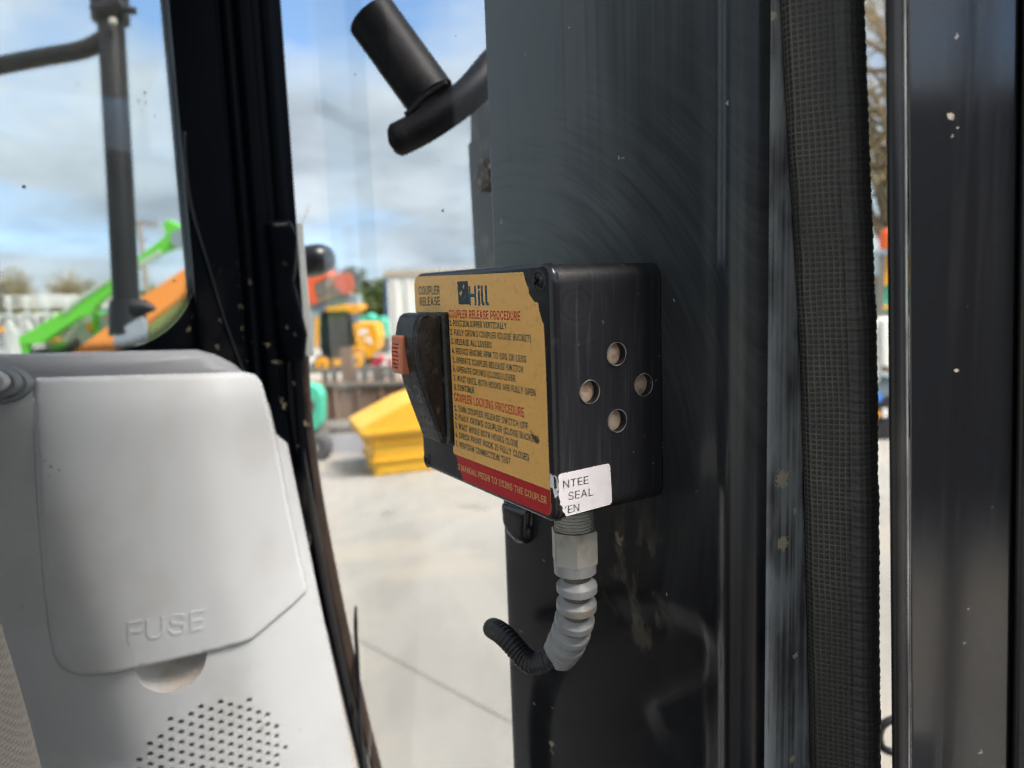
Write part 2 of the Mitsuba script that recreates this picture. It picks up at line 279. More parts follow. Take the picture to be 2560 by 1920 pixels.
mat('m_screen_orange', (.62, .10, .03), .45); mat('m_hopper_in', (.30, .22, .14), .7)
mat('m_green', lambda p, n, uv: mix(C(.10, .50, .025), C(.13, .52, .05), mfbm(p.x * 2, p.y * 2, p.z * 2, 3)), .4); mat('m_palegreen', (.45, .80, .36), .5); mat('m_boom_orange', (.78, .27, .05), .45)
mat('m_belt', lambda p, n, uv: mix(C(.30, .40, .30), C(.42, .46, .40), mfbm(p.x * 6, p.y * 6, p.z * 6, 3)), .7)
mat('m_red_paint', (.42, .04, .06), .5); mat('m_blue', (.05, .10, .24), .5); mat('m_greyblue', (.20, .25, .28), .6); mat('m_amber', (.80, .33, .02), .4)
mat('m_beacon', (.9, .14, .02), .25); mat('m_plateblue', (.05, .25, .75), .4); mat('m_beige', (.45, .38, .28), .8)
mat('m_bark', (.24, .19, .13), .9); mat('m_pole', (.26, .20, .14), .9)
def leafmat(k, a, b): scene[k] = {'type': 'twosided', 'bsdf': {'type': 'principled', 'base_color': mikit.proc(lambda p, n, uv: mix(C(*a), C(*b), mfbm(p.x * 1.3, p.y * 1.3, p.z * 1.3, 3))), 'roughness': .7}}
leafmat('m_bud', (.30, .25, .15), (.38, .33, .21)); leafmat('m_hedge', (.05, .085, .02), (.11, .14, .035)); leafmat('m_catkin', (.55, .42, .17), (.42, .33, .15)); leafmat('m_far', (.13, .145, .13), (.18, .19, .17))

# ------------------------------------------------------------------ the yard
def sheet(x0, x1, y0, y1, z): return mesh([[x0, y0, z], [x1, y0, z], [x1, y1, z], [x0, y1, z]], [[0, 1, 2], [0, 2, 3]])
add('ground', sheet(-900, 900, -300, 1500, -.004), 'm_field', label='green grass field beyond the yard', kind='structure')
add('yard', sheet(-60, 60, -25, 52, 0), 'm_concrete', label='pale concrete yard surface', kind='structure')
def strip(p, q, w):
    d = (q - p) / np.linalg.norm(q - p); s = np.cross(d, ZV) * w / 2; e = ZV * .004
    return mesh([p - s + e, p + s + e, q + s + e, q - s + e], [[0, 1, 2], [0, 2, 3]])
g0, g1 = ground(905, 1605), ground(1275, 1805); dj = (g1 - g0) / np.linalg.norm(g1 - g0); pj = np.cross(ZV, dj)
for off in (0, 5.5, 11, -5.5): add('yard__joint', strip(g0 - dj * 14 + pj * off, g0 + dj * 14 + pj * off, .012), 'm_joint')

# ------------------------------------------------------------------ door pillar of the cab
def interp(px, a=None, n=None):
    return np.array([on_a(u, v, a) if a is not None else on_n(u, v, n) for u, v in px])
PN = -.1732
def build_pillar():
    # outline seen from above (a, n), from the far edge round to the flange
    prof = [(-.296, -.200), (-.3030, -.1925), (-.3032, -.1790)]
    prof += [(-.3032 + .0058 - .0058 * math.cos(t), -.1790 + .0058 * math.sin(t)) for t in np.linspace(.2, np.pi / 2, 7)]
    prof += [(a, PN) for a in np.linspace(-.294, -.170, 84)]
    prof += [(-.1670, -.1734), (-.1645, -.1740), (-.1625, -.1739), (-.1605, -.1730), (-.1585, -.1724)]
    prof += [(-.1585 + .0075 * math.sin(t), -.1799 + .0075 * math.cos(t)) for t in np.linspace(.2, np.pi / 2 - .05, 10)]
    prof += [(-.1508, -.1815), (-.1512, -.1826)]
    prof = np.array(prof)
    zs = np.r_[np.linspace(-1.15, -.30, 6)[:-1], np.linspace(-.30, .0, 190), np.linspace(.0, .5, 12)[1:]]
    a, z = np.meshgrid(prof[:, 0], zs); n = np.broadcast_to(prof[:, 1], a.shape).copy()
    pk = Polygon([on_n(u, v, PN) for u, v in [(1343, 2600), (1341, 1920), (1338, 1810), (1350, 1720), (1385, 1640), (1440, 1575), (1540, 1520), (1660, 1520), (1760, 1570), (1815, 1625), (1838, 1680), (1826, 1760), (1828, 1920), (1832, 2600)]]).buffer(.004, 6).buffer(-.004)
    pts = shapely.points(a.ravel(), z.ravel()); dd = shapely.distance(pk.boundary, pts).reshape(a.shape); ins = shapely.contains(pk, pts).reshape(a.shape)
    sd = np.where(ins, dd, -dd); t = np.clip((sd + .007) / .016, 0, 1); h = -.0032 * t * t * (3 - 2 * t)
    # a pressed rib crossing the hollow
    p0, p1 = on_n(1610, 1790, PN), on_n(1815, 1690, PN); e = (p1 - p0) / np.linalg.norm(p1 - p0); s = (a - p0[0]) * e[0] + (z - p0[1]) * e[1]; q = -(a - p0[0]) * e[1] + (z - p0[1]) * e[0]
    L = np.linalg.norm(p1 - p0); win = np.clip((s + .004) / .012, 0, 1) * np.clip((L + .006 - s) / .010, 0, 1)
    h += .0015 * win * np.exp(-np.where(q > 0, (q / .0035) ** 2, (q / .010) ** 2))
    lim = np.clip((a + .299) / .006, 0, 1) * np.clip((-.161 - a) / .010, 0, 1)
    n += h * lim
    sec = np.stack([a, n, z], -1)
    return mesh(cab(sec.reshape(-1, 3)), loft(list(sec), closed=False, caps=False).faces)
pm = build_pillar()
k = 'door_pillar'
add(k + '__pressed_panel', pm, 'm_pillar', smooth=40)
fl = [(-.1512, -.1826), (-.1506, -.1836), (-.1503, -.186), (-.1500, -.1925), (-.1502, -.205), (-.153, -.2055), (-.153, -.1826)]
zz = np.linspace(-1.15, .5, 60)
add(k + '__worn_flange', fixwind(loft([cab([(a, n, z) for a, n in fl]) for z in zz])), 'm_flange', smooth=30, label='worn bare metal flange with dabs of dried mud')
add(k + '__back_plate', fixwind(cabmesh(box((-.2895, -.209, -1.15), (-.156, -.2058, .5)))), 'm_black')
# dark cover nub under the box
nb = Polygon([on_n(*z6(x, y), PN) for x, y in [(292, 20), (445, 70), (445, 225), (420, 255), (385, 258), (330, 200), (300, 130)]]).buffer(.001, 6)
add(k + '__plug', to_cab(pillow(nb, .004, .0035, .0012), 'n', PN), 'm_gloss', smooth=50)
tag(k, 'tall glossy black cab post with a pressed hollow, carrying the small switch box', 'cab pillar')

# ------------------------------------------------------------------ rubber door seal with woven face
def build_seal():
    Lp = [(1975, -260), (1977, 0), (1990, 300), (2005, 600), (2018, 900), (2025, 1200), (2030, 1560), (2035, 1920), (2036, 2300)]; Rp = [(2128, -260), (2140, 0), (2152, 300), (2166, 600), (2179, 900), (2184, 1200), (2190, 1560), (2196, 1920), (2198, 2300)]
    Z = []; P = []
    for (ul, vl), (ur, vr) in zip(Lp, Rp):
        dm = ray((ul + ur) / 2, vl); c = cabv(dm); t = -.1412 / c[0]; P.append(EYEV + dm * t)
    P = np.array(P); t = np.r_[0, np.cumsum(np.linalg.norm(np.diff(P, axis=0), axis=1))]
    nz = 900; path = CubicSpline(t, P)(np.linspace(0, t[-1], nz))
    ex = np.array([.917, -.40, 0]); ey = np.array([-.40, -.917, 0])
    flat = Polygon([(-.0098, -.006), (-.0102, .0015), (-.0085, .0035), (.002, .0040), (.002, -.006)]).buffer(.0008, 6)
    bulb = Point(.0048, -.0005).buffer(.0056, 24)
    shape = flat.union(bulb).buffer(.0016, 8).buffer(-.0016, 8); ring = np.array(shape.exterior.coords)
    s = np.r_[0, np.cumsum(np.linalg.norm(np.diff(ring, axis=0), axis=1))]; K = 200; ss = np.linspace(0, s[-1], K, endpoint=False)
    rx, ry = np.interp(ss, s, ring[:, 0]), np.interp(ss, s, ring[:, 1])
    tx, ty = np.gradient(rx), np.gradient(ry); l = np.hypot(tx, ty); nx, ny = ty / l, -tx / l
    if (nx * (rx - rx.mean()) + ny * (ry - ry.mean())).mean() < 0: nx, ny = -nx, -ny
    zl = np.linspace(0, t[-1], nz)
    S, Zg = np.meshgrid(ss, zl)
    q = np.stack([S * 90, Zg * 90, S * 0 + 2], -1)
    Sw = S + .0006 * (nnoise(q) - .5); Zw = Zg + .0010 * (nnoise(q + 40) - .5)
    c = .00165; u, v = Sw / c, Zw / c
    du, dv = np.abs(u - np.round(u)) , np.abs(v - np.round(v))
    cellh = np.clip((.5 - np.maximum(np.abs(u - np.floor(u) - .5), np.abs(v - np.floor(v) - .5))) / .22, 0, 1)
    keep = .55 + .45 * nnoise(np.stack([np.floor(u), np.floor(v), u * 0], -1) * 1.7)
    h = .00026 * cellh * keep
    bx = np.clip((np.interp(ss, ss, rx) - .0005) / .003, 0, 1)
    cor = .00010 * np.sin(2 * np.pi * (Zg / .0031 + .5 * nnoise(np.stack([Zg * 60, S * 0, S * 0], -1)))) + .0005 * (nnoise(np.stack([Zg * 120, S * 60, S * 0 + 9], -1)) - .5)
    h = h * (1 - .25 * bx[None]) + cor * bx[None]
    X, Y = rx[None] + nx[None] * h, ry[None] + ny[None] * h
    V = path[:, None, :] + X[..., None] * ex + Y[..., None] * ey
    m = fixwind(loft(list(V)))
    dust = np.clip((nfbm(np.stack([S * 60, Zg * 22, S * 0 + 3], -1), 4) - .38) / .3, 0, 1) * (.5 + .5 * nnoise(np.stack([u * .9, v * .9, u * 0 + 5], -1)))
    w = np.clip((1 - cellh) * 1.5 - .3, 0, 1) * (.35 + .65 * dust) * (1 - .55 * bx[None])
    col = np.array([.017, .0165, .0175]) * (1 + .5 * bx[None, :, None]) * (1 - w[..., None]) + np.array([.13, .12, .095]) * w[..., None]
    col = np.vstack([col.reshape(-1, 3), [[.02] * 3] * 2])
    return m, col
seal_m, seal_c = build_seal()
add('door_seal', seal_m, 'm_seal', smooth=True, color=seal_c, label='black woven-texture rubber seal running down beside the open door gap', cat='door seal')

# ------------------------------------------------------------------ open door at the right
def vbar(polyxy, lean=.1536, z0=-1.1, z1=.5, y0=0.2):
    zs = np.linspace(z0, z1, 12)      # the door stands open, so its section runs back along the opening
    return fixwind(loft([np.array([(x + .56 * (y - .199) + lean * -(z + .03) * .25, y, EYE + z) for x, y in polyxy]) for z in zs]))
def rr(x0, x1, y0, y1, r): return np.array(shapely.geometry.box(x0 + r, y0 + r, x1 - r, y1 - r).buffer(r, 5).exterior.coords)[:-1]
k = 'cab_door'
add(k + '__edge_rail', vbar(rr(.1029, .1070, .1975, .2300, .0022)), 'm_black', smooth=40)
add(k + '__lip', vbar(rr(.1072, .1079, .1990, .2120, .0003)), 'm_flange', smooth=40)
add(k + '__frame_face', vbar(rr(.1082, .1371, .1996, .2250, .0008)), 'm_door', smooth=40)
add(k + '__inner_rail', vbar(rr(.1377, .1700, .1970, .2300, .0020)), 'm_black', smooth=40)
tag(k, 'glossy black open door frame with a bird-dropping speck and drip marks', 'door')
pts = spline([at(2262, 1805, .62), at(2228, 1800, .62), at(2206, 1815, .62), at(2198, 1840, .62), at(2206, 1868, .62), at(2232, 1880, .62), at(2266, 1872, .62)], 40)
add('grab_handle', tube(pts, .0034, 12), 'm_black', smooth=True, label='small dark loop handle low in the gap beside the open door', cat='handle')

# ------------------------------------------------------------------ the switch box
k = 'coupler_box'
ZT, ZB, AL, AR = .0076, -.0754, -.2898, -.1873
def rrect(x0, x1, y0, y1, r, s=6): return shapely.geometry.box(x0 + r, y0 + r, x1 - r, y1 - r).buffer(r, s)
def ringpts(poly, n=96):
    L = poly.exterior.length; return np.array([poly.exterior.interpolate(L * i / n).coords[0] for i in range(n)])
body_o = rrect(AL + .0006, AR - .0004, ZB + .0006, ZT - .0006, .0050)
def shell(lo, hi, n0, n1, rf, taper=0.0):
    secs = []
    outer = rrect(AL + lo, AR - lo, ZB + lo, ZT - lo, .0052, 8)
    steps = [(0, n0), (0, n1 - rf)] + [(rf * (1 - math.cos(t)), n1 - rf + rf * math.sin(t)) for t in np.linspace(.2, np.pi / 2, 7)]
    for ins, n in steps:
        w = ringpts(rrect(AL + lo + ins, AR - lo - ins, ZB + lo + ins, ZT - lo - ins, max(.0052 - ins, .0008), 8), 128)
        secs.append(np.stack([w[:, 0], w[:, 1], np.full(len(w), n)], 1))
    return fixwind(loft(secs))
bm = shell(.0005, 0, PN + .0003, -.1314, .0004)
man = m3.Manifold(m3.Mesh(bm.vertices.astype(np.float32), bm.faces.astype(np.uint32)))
holes = [on_a(u, v, AR) for u, v in [(1542, 885), (1475, 980), (1610, 962), (1544, 1052)]]
for hn, hz in holes:
    c = m3.Manifold.cylinder(.007, .0038, .0038, 32).rotate([0, 90, 0]).translate([AR - .006, hz, hn]); man = man - c
add(k + '__base', to_cab(tm(man)), 'm_box', smooth=35)
add(k + '__cover', to_cab(shell(0, 0, -.1312, FACE, .0019)), 'm_cover', smooth=35)
for i, (hn, hz) in enumerate(holes):
    m = trimesh.creation.icosphere(3, .0039); m.apply_scale([.14, .97, .97]); v = m.vertices + .00012 * (nnoise(m.vertices * 2500 + i)[:, None] - .5)
    add(k + '__foam_plug', mesh(cab(np.stack([v[:, 0] + AR - .0028, hn + v[:, 2], hz + v[:, 1]], 1)), m.faces[:, ::-1]), 'm_foam', smooth=True)
mat('m_burr', (.16, .16, .16), .6)
for hn, hz in holes:
    t_ = np.linspace(0, 2 * np.pi, 41); rg = tube(np.stack([0 * t_ + AR + .00002, hn + .0038 * np.sin(t_), hz + .0038 * np.cos(t_)], 1), .00016 * (1 + .5 * np.sin(3 * t_ + hz * 900)), 6, caps=False)
    add(k + '__hole_rim', cabmesh(rg), 'm_burr', smooth=True)
# printed label
def F(pts): return np.array([on_n(u, v, FACE) for u, v in pts])
lab = Polygon(F([(1036, 692), (1100, 689), (1200, 685.5), z4(1408, 97), z4(1420, 150), z4(1432, 200), z4(1450, 255), z4(1475, 300), z4(1478, 360), z4(1500, 400), z4(1540, 455), z4(1555, 470), z4(1582, 458), z4(1590, 490), z4(1600, 560), z4(1622, 640), z4(1640, 710), z4(1655, 700), z4(1672, 1000), z4(1692, 1500), z5(1310, 700), z5(1328, 1085), z5(1340, 1330), z5(1325, 1370), z5(1295, 1392), z5(1275, 1380), z5(285, 965), z5(245, 850), z5(202, 680), z5(163, 632), z5(158, 480), (1120, 785), (1036, 783), (1033, 770)])).buffer(0)
sw_cut = shapely.geometry.box(AL, -.0605, -.2584, -.0088)
lab = lab.difference(sw_cut.buffer(.0006)); lab = max(getattr(lab, 'geoms', [lab]), key=lambda g: g.area)
lab = lab.union(shapely.geometry.box(-.2895, -.0083, -.262, .0052)).buffer(-.0008).buffer(.0008, 4)
lab = lab.intersection(rrect(AL + .0008, AR - .0008, ZB + .0008, ZT - .0008, .0045)); lab = max(getattr(lab, 'geoms', [lab]), key=lambda g: g.area)
add(k + '__label', to_cab(extrude(lab, .00012), 'n', FACE), 'm_label', label='ochre instruction label with a chipped corner and brown stain')
band = Polygon(F([z5(150, 640), z5(202, 657), z5(1328, 1085), z5(1420, 1120), z5(1400, 1500), z5(200, 1100)])).intersection(lab.buffer(-.00005))
add(k + '__label__red_band', to_cab(extrude(band, .00008), 'n', FACE + .00012), 'm_red')
GLYPH = {}
def glyph(ch, bold):
    if (ch, bold) not in GLYPH: GLYPH[ch, bold] = text_mesh(ch, 1.0, 1.0, bold=bold)
    return GLYPH[ch, bold]
def text(s, pl, pr, cap, depth=.00006, bold=False, tight=.80):
    """one line of condensed capitals from pl to pr, every glyph drawn narrower than its cell"""
    cells, x = [], 0.0
    for ch in s:
        if ch == ' ': x += .46; continue
        m = glyph(ch, bold); w = m.bounds[1, 0] - m.bounds[0, 0]; c = max(w + .10, .24); cells.append((m, x, w, c)); x += c
    d = pr - pl; L = np.linalg.norm(d); e = d / L; f = np.array([-e[1], e[0]]); k_ = L / (x - cells[-1][3] * (1 - tight) / 2); out = []
    for m, x0, w, c in cells:
        v = m.vertices; X = (x0 + (v[:, 0] - m.bounds[0, 0]) / w * min(w, c * tight)) * k_; Y = v[:, 1] * cap
        out.append(mesh(np.stack([pl[0] + X * e[0] + Y * f[0], pl[1] + X * e[1] + Y * f[1], v[:, 2] * depth], 1), m.faces))
    return join(*out)
def cap_at(p, h):    # capital height in metres from its height in the photograph
    a, b = on_n(p[0], p[1], FACE), on_n(p[0], p[1] - h, FACE); return abs(b[1] - a[1])
def line(s, l, r, h, z, bold=False): return text(s, on_n(*z(*l), FACE), on_n(*z(*r), FACE), cap_at(z(*l), h), bold=bold)
dark = [line('COUPLER', (138, 375), (395, 369), 20.2, z4, True), line('RELEASE', (150, 508), (398, 502), 20.2, z4, True)]
dark += [line(s, l, r, h, z4, True) for s, l, r, h in [
    ('1. POSITION DIPPER VERTICALLY', (515, 752), (1212, 797), 13.9), ('2. FULLY CROWD COUPLER (CLOSE BUCKET)', (525, 862), (1510, 950), 13.9), ('3. RELEASE ALL LEVERS', (533, 974), (1027, 1027), 13.9),
    ('4. REDUCE ENGINE RPM TO 50% OR LESS', (543, 1086), (1450, 1203), 13.9), ('5. OPERATE COUPLER RELEASE SWITCH', (552, 1198), (1412, 1328), 13.9), ('6. OPERATE CROWD (CLOSE) LEVER', (557, 1308), (1318, 1437), 13.9),
    ('7. WAIT UNTIL BOTH HOOKS ARE FULLY OPEN', (565, 1421), (1565, 1615), 13.9), ('8. CONTINUE', (570, 1531), (815, 1580), 13.9)]]
dark += [line(s, l, r, h, z5, True) for s, l, r, h in [
    ('1. TURN COUPLER RELEASE SWITCH OFF', (180, 124), (1065, 357), 13.9), ('2. FULLY CROWD COUPLER (CLOSE BUCKET)', (187, 227), (1192, 522), 13.9), ('3. WAIT WHILE BOTH HOOKS CLOSE', (189, 335), (945, 571), 13.9),
    ('4. CHECK FRONT HOOK IS FULLY CLOSED', (190, 440), (1078, 735), 13.9), ('5. PERFORM CONNECTION TEST', (197, 556), (858, 780), 13.9)]]
def pr(ms, m_, off=.00012):
    for m in ms: add(k + '__label__lettering', to_cab(m, 'n', FACE + off), m_)
pr(dark, 'm_ink')
pr([line('COUPLER RELEASE PROCEDURE', (505, 652), (1378, 690), 19.2, z4, True), text('COUPLER LOCKING PROCEDURE', on_n(*z3(425, 866), FACE), on_n(*z5(1018, 207), FACE), cap_at((1137, 1001), 19.4), bold=True)], 'm_ink_red')
pr([line('Hill', (752, 500), (997, 500), 46, z4, True)], 'm_ink_blue')
sq = Polygon(F([z4(604, 214), z4(732, 208), z4(752, 492), z4(625, 494)]))
tick = [Polygon(F([z4(*q) for q in s])) for s in ([(622, 345), (645, 350), (655, 320), (668, 345), (660, 372), (648, 392), (632, 365)], [(678, 262), (688, 245), (692, 285), (682, 306), (672, 290)])]
add(k + '__label__logo', to_cab(extrude(sq, .00006), 'n', FACE + .00012), 'm_ink_navy')
add(k + '__label__logo', to_cab(join(*[extrude(t, .00004) for t in tick]), 'n', FACE + .00018), 'm_ink_gold')
swoosh = Polygon(F([z4(*q) for q in [(655, 440), (690, 400), (718, 360), (722, 380), (700, 425), (675, 455)]]))
add(k + '__label__logo', to_cab(extrude(swoosh, .00004), 'n', FACE + .00018), 'm_ink_blue')
mt = text('S MANUAL PRIOR TO USING THE COUPLER', on_n(*z5(224, 832), FACE), on_n(*z5(1292, 1252), FACE), cap_at(z5(224, 832), 14.2), bold=True)
pr([mt], 'm_ink_gold', .0002)
# cover screws
def screw(a, z, r):
    ring = tube(np.array([[math.cos(t) * r, math.sin(t) * r, 0] for t in np.linspace(0, 2 * np.pi, 33)]), .00035, 8, caps=False)
    head = m3.Manifold.cylinder(.0008, r * .78, r * .62, 28)
    cross = m3.Manifold.cube([r * 1.05, r * .24, .004], True) + m3.Manifold.cube([r * .24, r * 1.05, .004], True)
    head = head - cross.rotate([0, 0, 28]).translate([0, 0, .0012])
    mv = lambda m: mesh(m.vertices + [a, z, 0], m.faces)
    q = add(k + '__screw', to_cab(mv(tm(head)), 'n', FACE + .00005), 'm_cover', smooth=30)
    add(q + '__recess_rim', to_cab(mv(ring), 'n', FACE + .0000), 'm_cover', smooth=True)
screw(*on_n(1348, 704, FACE), .0033); screw(*on_n(1069, 1149, FACE), .0031)
# torn paper seal
SA = AR
def S(pts): return np.array([on_a(u, v, SA) for u, v in pts]) * [-1, 1]
st = Polygon(S([z5(1425, 905), z5(1440, 890), z5(1995, 768), z5(2020, 764), z5(2040, 782), z5(2046, 820), z5(2066, 1200), z5(2060, 1235), z5(2035, 1258), z5(1520, 1398), z5(1505, 1385), z5(1500, 1360), z5(1482, 1350), z5(1470, 1325), z5(1478, 1300), z5(1460, 1270), z5(1440, 1255), z5(1448, 1220), z5(1432, 1185), z5(1420, 1130), z5(1432, 1080), z5(1424, 1030), z5(1430, 980), z5(1420, 940)])).buffer(0)
k2 = add(k + '__seal_sticker', to_cab(extrude(st, .0001), 'a', SA), 'm_sticker', label='torn white warranty sticker with broken black words')
def stext(s, l, r, cap):
    m = text(s, S([z5(*l)])[0], S([z5(*r)])[0], cap, bold=False); return m
def scap(p, h): a, b = on_a(*z5(*p), SA), on_a(*z5(p[0], p[1] - h), SA); return abs(a[1] - b[1])
sm = [stext('NTEE', (1478, 1065), (1788, 1003), scap((1600, 1040), 95)), stext('SEAL', (1540, 1205), (1845, 1145), scap((1650, 1180), 95)), stext('EN', (1535, 1362), (1680, 1332), scap((1600, 1350), 92))]
kk = trimesh.intersections.slice_mesh_plane(stext('K', (1465, 1378), (1535, 1362), scap((1500, 1370), 92)), [1, .9, 0], S([z5(1502, 1310)])[0].tolist() + [0])
for m in (sm[0], sm[1], join(sm[2], kk)): add(k2 + '__lettering', to_cab(m, 'a', SA + .0001), 'm_ink_black')
# scraps of the torn sticker left on the rounded corner
scr = Polygon(F([z5(1326, 880), z5(1345, 895), z5(1352, 910), z5(1380, 905), z5(1398, 940), z5(1405, 1000), z5(1420, 1010), z5(1408, 1060), z5(1425, 1075), z5(1400, 1100), z5(1408, 1150), z5(1385, 1180), z5(1375, 1120), z5(1360, 1060), z5(1330, 1050)])).buffer(0)
v = extrude(scr, .0001).vertices; scr_m = extrude(scr, .0001)
cx = AR - .0019; rr_ = .00205
va = scr_m.vertices.copy(); ang = np.clip((va[:, 0] - cx) / rr_, 0, None)
na = np.where(va[:, 0] > cx, cx + (rr_ + va[:, 2]) * np.sin(np.minimum(ang, 1.4)), va[:, 0]); nn_ = np.where(va[:, 0] > cx, FACE - .0019 + (rr_ + va[:, 2]) * np.cos(np.minimum(ang, 1.4)), FACE + .0001 + va[:, 2])
add(k2 + '__torn_scrap', mesh(cab(np.stack([na, nn_, va[:, 1]], 1)), scr_m.faces), 'm_sticker')
# locking rocker switch
ks = k + '__rocker_switch'
RA0, RA1 = -.2800, -.2606
bez = rrect(-.2822, -.2586, -.0602, -.0088, .0012)
add(ks + '__bezel', to_cab(pillow(bez, .0024, .0008, .0010), 'n', FACE), 'm_rocker', smooth=40)
prof = [(FACE + .0012, -.0096), (-.1206, -.0082), (-.1180, -.0084), (-.1162, -.0096), (-.1150, -.0125), (-.1140, -.0175), (-.1141, -.0235), (-.1150, -.0300), (-.1166, -.0370), (-.1191, -.0450), (-.1218, -.0530), (-.1240, -.0598), (-.1256, -.0606), (FACE + .0012, -.0600)]
RP = Polygon(prof)
def rocker():
    secs = []
    for da, ins in [(0, .0014), (.0003, .0008), (.0008, .0003), (.0016, 0), (.0178, 0), (.0186, .0003), (.0191, .0008), (.0194, .0014)]:
        q = RP.buffer(-ins, 6) if ins else RP; L = q.exterior.length
        r = ringpts(shapely.geometry.polygon.orient(q), 120); i = np.argmin(np.hypot(r[:, 0] - FACE, r[:, 1] + .06)); r = np.roll(r, -i, 0)
        secs.append(np.stack([np.full(120, RA0 + da), r[:, 0], r[:, 1]], 1))
    return fixwind(cabmesh(loft(secs)))
add(ks + '__rocker', rocker(), 'm_rocker', smooth=35)
# raised rim along the rocker's near side
rim = spline([(RA1 + .0001, n, z) for n, z in [(-.1206, -.0092), (-.1178, -.0100), (-.1163, -.0130), (-.1155, -.0180), (-.1157, -.0240), (-.1168, -.0310), (-.1188, -.0400), (-.1215, -.0495), (-.1240, -.0585)]], 60)
add(ks + '__rim', cabmesh(tube(rim, .00062, 10)), 'm_rocker', smooth=True)
pz = np.array([p for p in prof[1:12]])
def front_n(z): return np.interp(-z, -pz[:, 1], pz[:, 0])
def on_front(da0, da1, z0, z1, lift, h, nz=14, r=.0005):     # a rounded pad following the rocker's curved front
    P2 = rrect(da0, da1, z1, z0, .0012); m = pillow(P2, h, r, .0006); v = m.vertices
    return mesh(cab(np.stack([v[:, 0], front_n(v[:, 1]) + lift + v[:, 2], v[:, 1]], 1)), m.faces)
LB = (-.2792, -.2692, -.0168, -.0322)
def lock():
    P2 = rrect(LB[0], LB[1], LB[3], LB[2], .0012); m = tm(m3.Manifold.extrude(cs(P2), .0040).refine_to_length(.00035)); v = m.vertices
    d = np.minimum(shapely.distance(P2.boundary, shapely.points(v[:, 0], v[:, 1])), .0009)
    s = (v[:, 1] - LB[2]) / (LB[3] - LB[2])
    top = .0017 + .0016 * np.clip((s - .15) / .75, 0, 1) ** 1.4
    rib = np.where((s > .22) & (s < .84) & (v[:, 0] < LB[1] - .0026) & (v[:, 0] > LB[0] + .0010), -.0011 * (np.cos(2 * np.pi * (s - .22) / .62 * 6) > .35), 0)
    hh = top + rib - (.0009 - np.sqrt(np.maximum(.0009 ** 2 - (.0009 - d) ** 2, 0)))
    h2 = np.where(v[:, 2] > .002, hh, -.0002)
    return mesh(cab(np.stack([v[:, 0], front_n(v[:, 1]) + h2, v[:, 1]], 1)), m.faces)
add(ks + '__lock_slider', lock(), 'm_orange_plastic', smooth=45, label='faded orange ribbed lock slider')
def front_poly(polys, h=.00005): 
    m = join(*[tm(m3.Manifold.extrude(cs(p), h).refine_to_length(.0008)) for p in polys]); v = m.vertices
    return mesh(cab(np.stack([v[:, 0], front_n(v[:, 1]) + .00003 + v[:, 2], v[:, 1]], 1)), m.faces)
ca, cz = -.2668, -.0385
sym = [Point(ca, cz).buffer(.0022, 10).difference(Point(ca, cz).buffer(.0016, 10)).difference(shapely.geometry.box(ca - .004, cz - .004, ca + .0004, cz + .0004)), shapely.geometry.box(ca - .0024, cz - .0052, ca + .0012, cz - .0023).difference(shapely.geometry.box(ca - .0016, cz - .0045, ca + .0005, cz - .0029)), shapely.geometry.LineString([(-.2762, -.0375), (-.2735, -.0405), (-.2745, -.0425)]).buffer(.0004)]
add(ks + '__symbol', front_poly(sym), 'm_ink_grey')
dots = []
for j, (zz_, cnt, off) in enumerate([(-.0500, 4, 0), (-.0540, 4, .0009)]):
    for i in range(cnt): dots.append(Point(-.2765 + i * .0040 + off, zz_).buffer(.0008, 8))
add(ks + '__dimple', front_poly(dots, .00006), 'm_ink_black', kind='stuff')

tag('coupler_box', 'small black switch box with an ochre instruction label screwed to the cab post', 'switch box')

# ------------------------------------------------------------------ grey conduit gland and black hose
k = 'conduit_gland'
GN = -.1495
def G(x, y, n): return np.array([*on_n(*z6(x, y), n)])
c0 = G(708, 250, GN); ax = c0[0]
def cyl_a(a, n, z0, z1, r, seg=40, r2=None): return fixwind(tube([cab((a, n, z0)), cab((a, n, z1))], [r, r2 or r], seg))
zn = [G(708, y, GN)[1] for y in (150, 178, 375, 440)]
m = [cyl_a(ax, GN, zn[1], -.0752, .0066)] + [cyl_a(ax, GN, z, z + .0006, .0071) for z in np.arange(zn[1] + .0003, -.0756, .0012)]
add(k + '__thread', join(*m), 'm_nut', smooth=30)
hexp = Polygon([(.00815 * math.cos(t), .00815 * math.sin(t)) for t in np.arange(6) * np.pi / 3 + .5]).buffer(.0004, 4)
hm = extrude(hexp, zn[1] - zn[2]); ridge = []
for t in np.arange(6) * np.pi / 3 + .5: ridge.append(box((-.0006, -.0006, 0), (.0006, .0006, zn[1] - zn[2] - .0006)).apply_translation([.0079 * math.cos(t), .0079 * math.sin(t), .0003]))
hm = join(hm, *ridge); v = hm.vertices
add(k + '__nut', fixwind(mesh(cab(np.stack([ax + v[:, 0], GN + v[:, 1], zn[2] + v[:, 2]], 1)), hm.faces)), 'm_nut', smooth=25)
add(k + '__collar', cyl_a(ax, GN, zn[3], zn[2] + .0002, .0076, r2=.0077), 'm_relief', smooth=30)
cen = np.array([[*G(x, y, n), n] for x, y, n in [(716, 440, GN), (722, 480, GN), (723, 560, -.1497), (721, 645, -.1500), (711, 730, -.1505), (690, 810, -.1512), (655, 890, -.1522), (615, 960, -.1535)]])
axis = spline(cab(cen[:, [0, 2, 1]]), 200); L = np.r_[0, np.cumsum(np.linalg.norm(np.diff(axis, axis=0), axis=1))]
def along(s): return np.array([np.interp(s, L, axis[:, i]) for i in range(3)])
add(k + '__core', tube(axis[:-4], .0048, 24), 'm_nutdark', smooth=True)
s0 = .0012; pitch = (L[-1] * .80 - s0) / 5.0
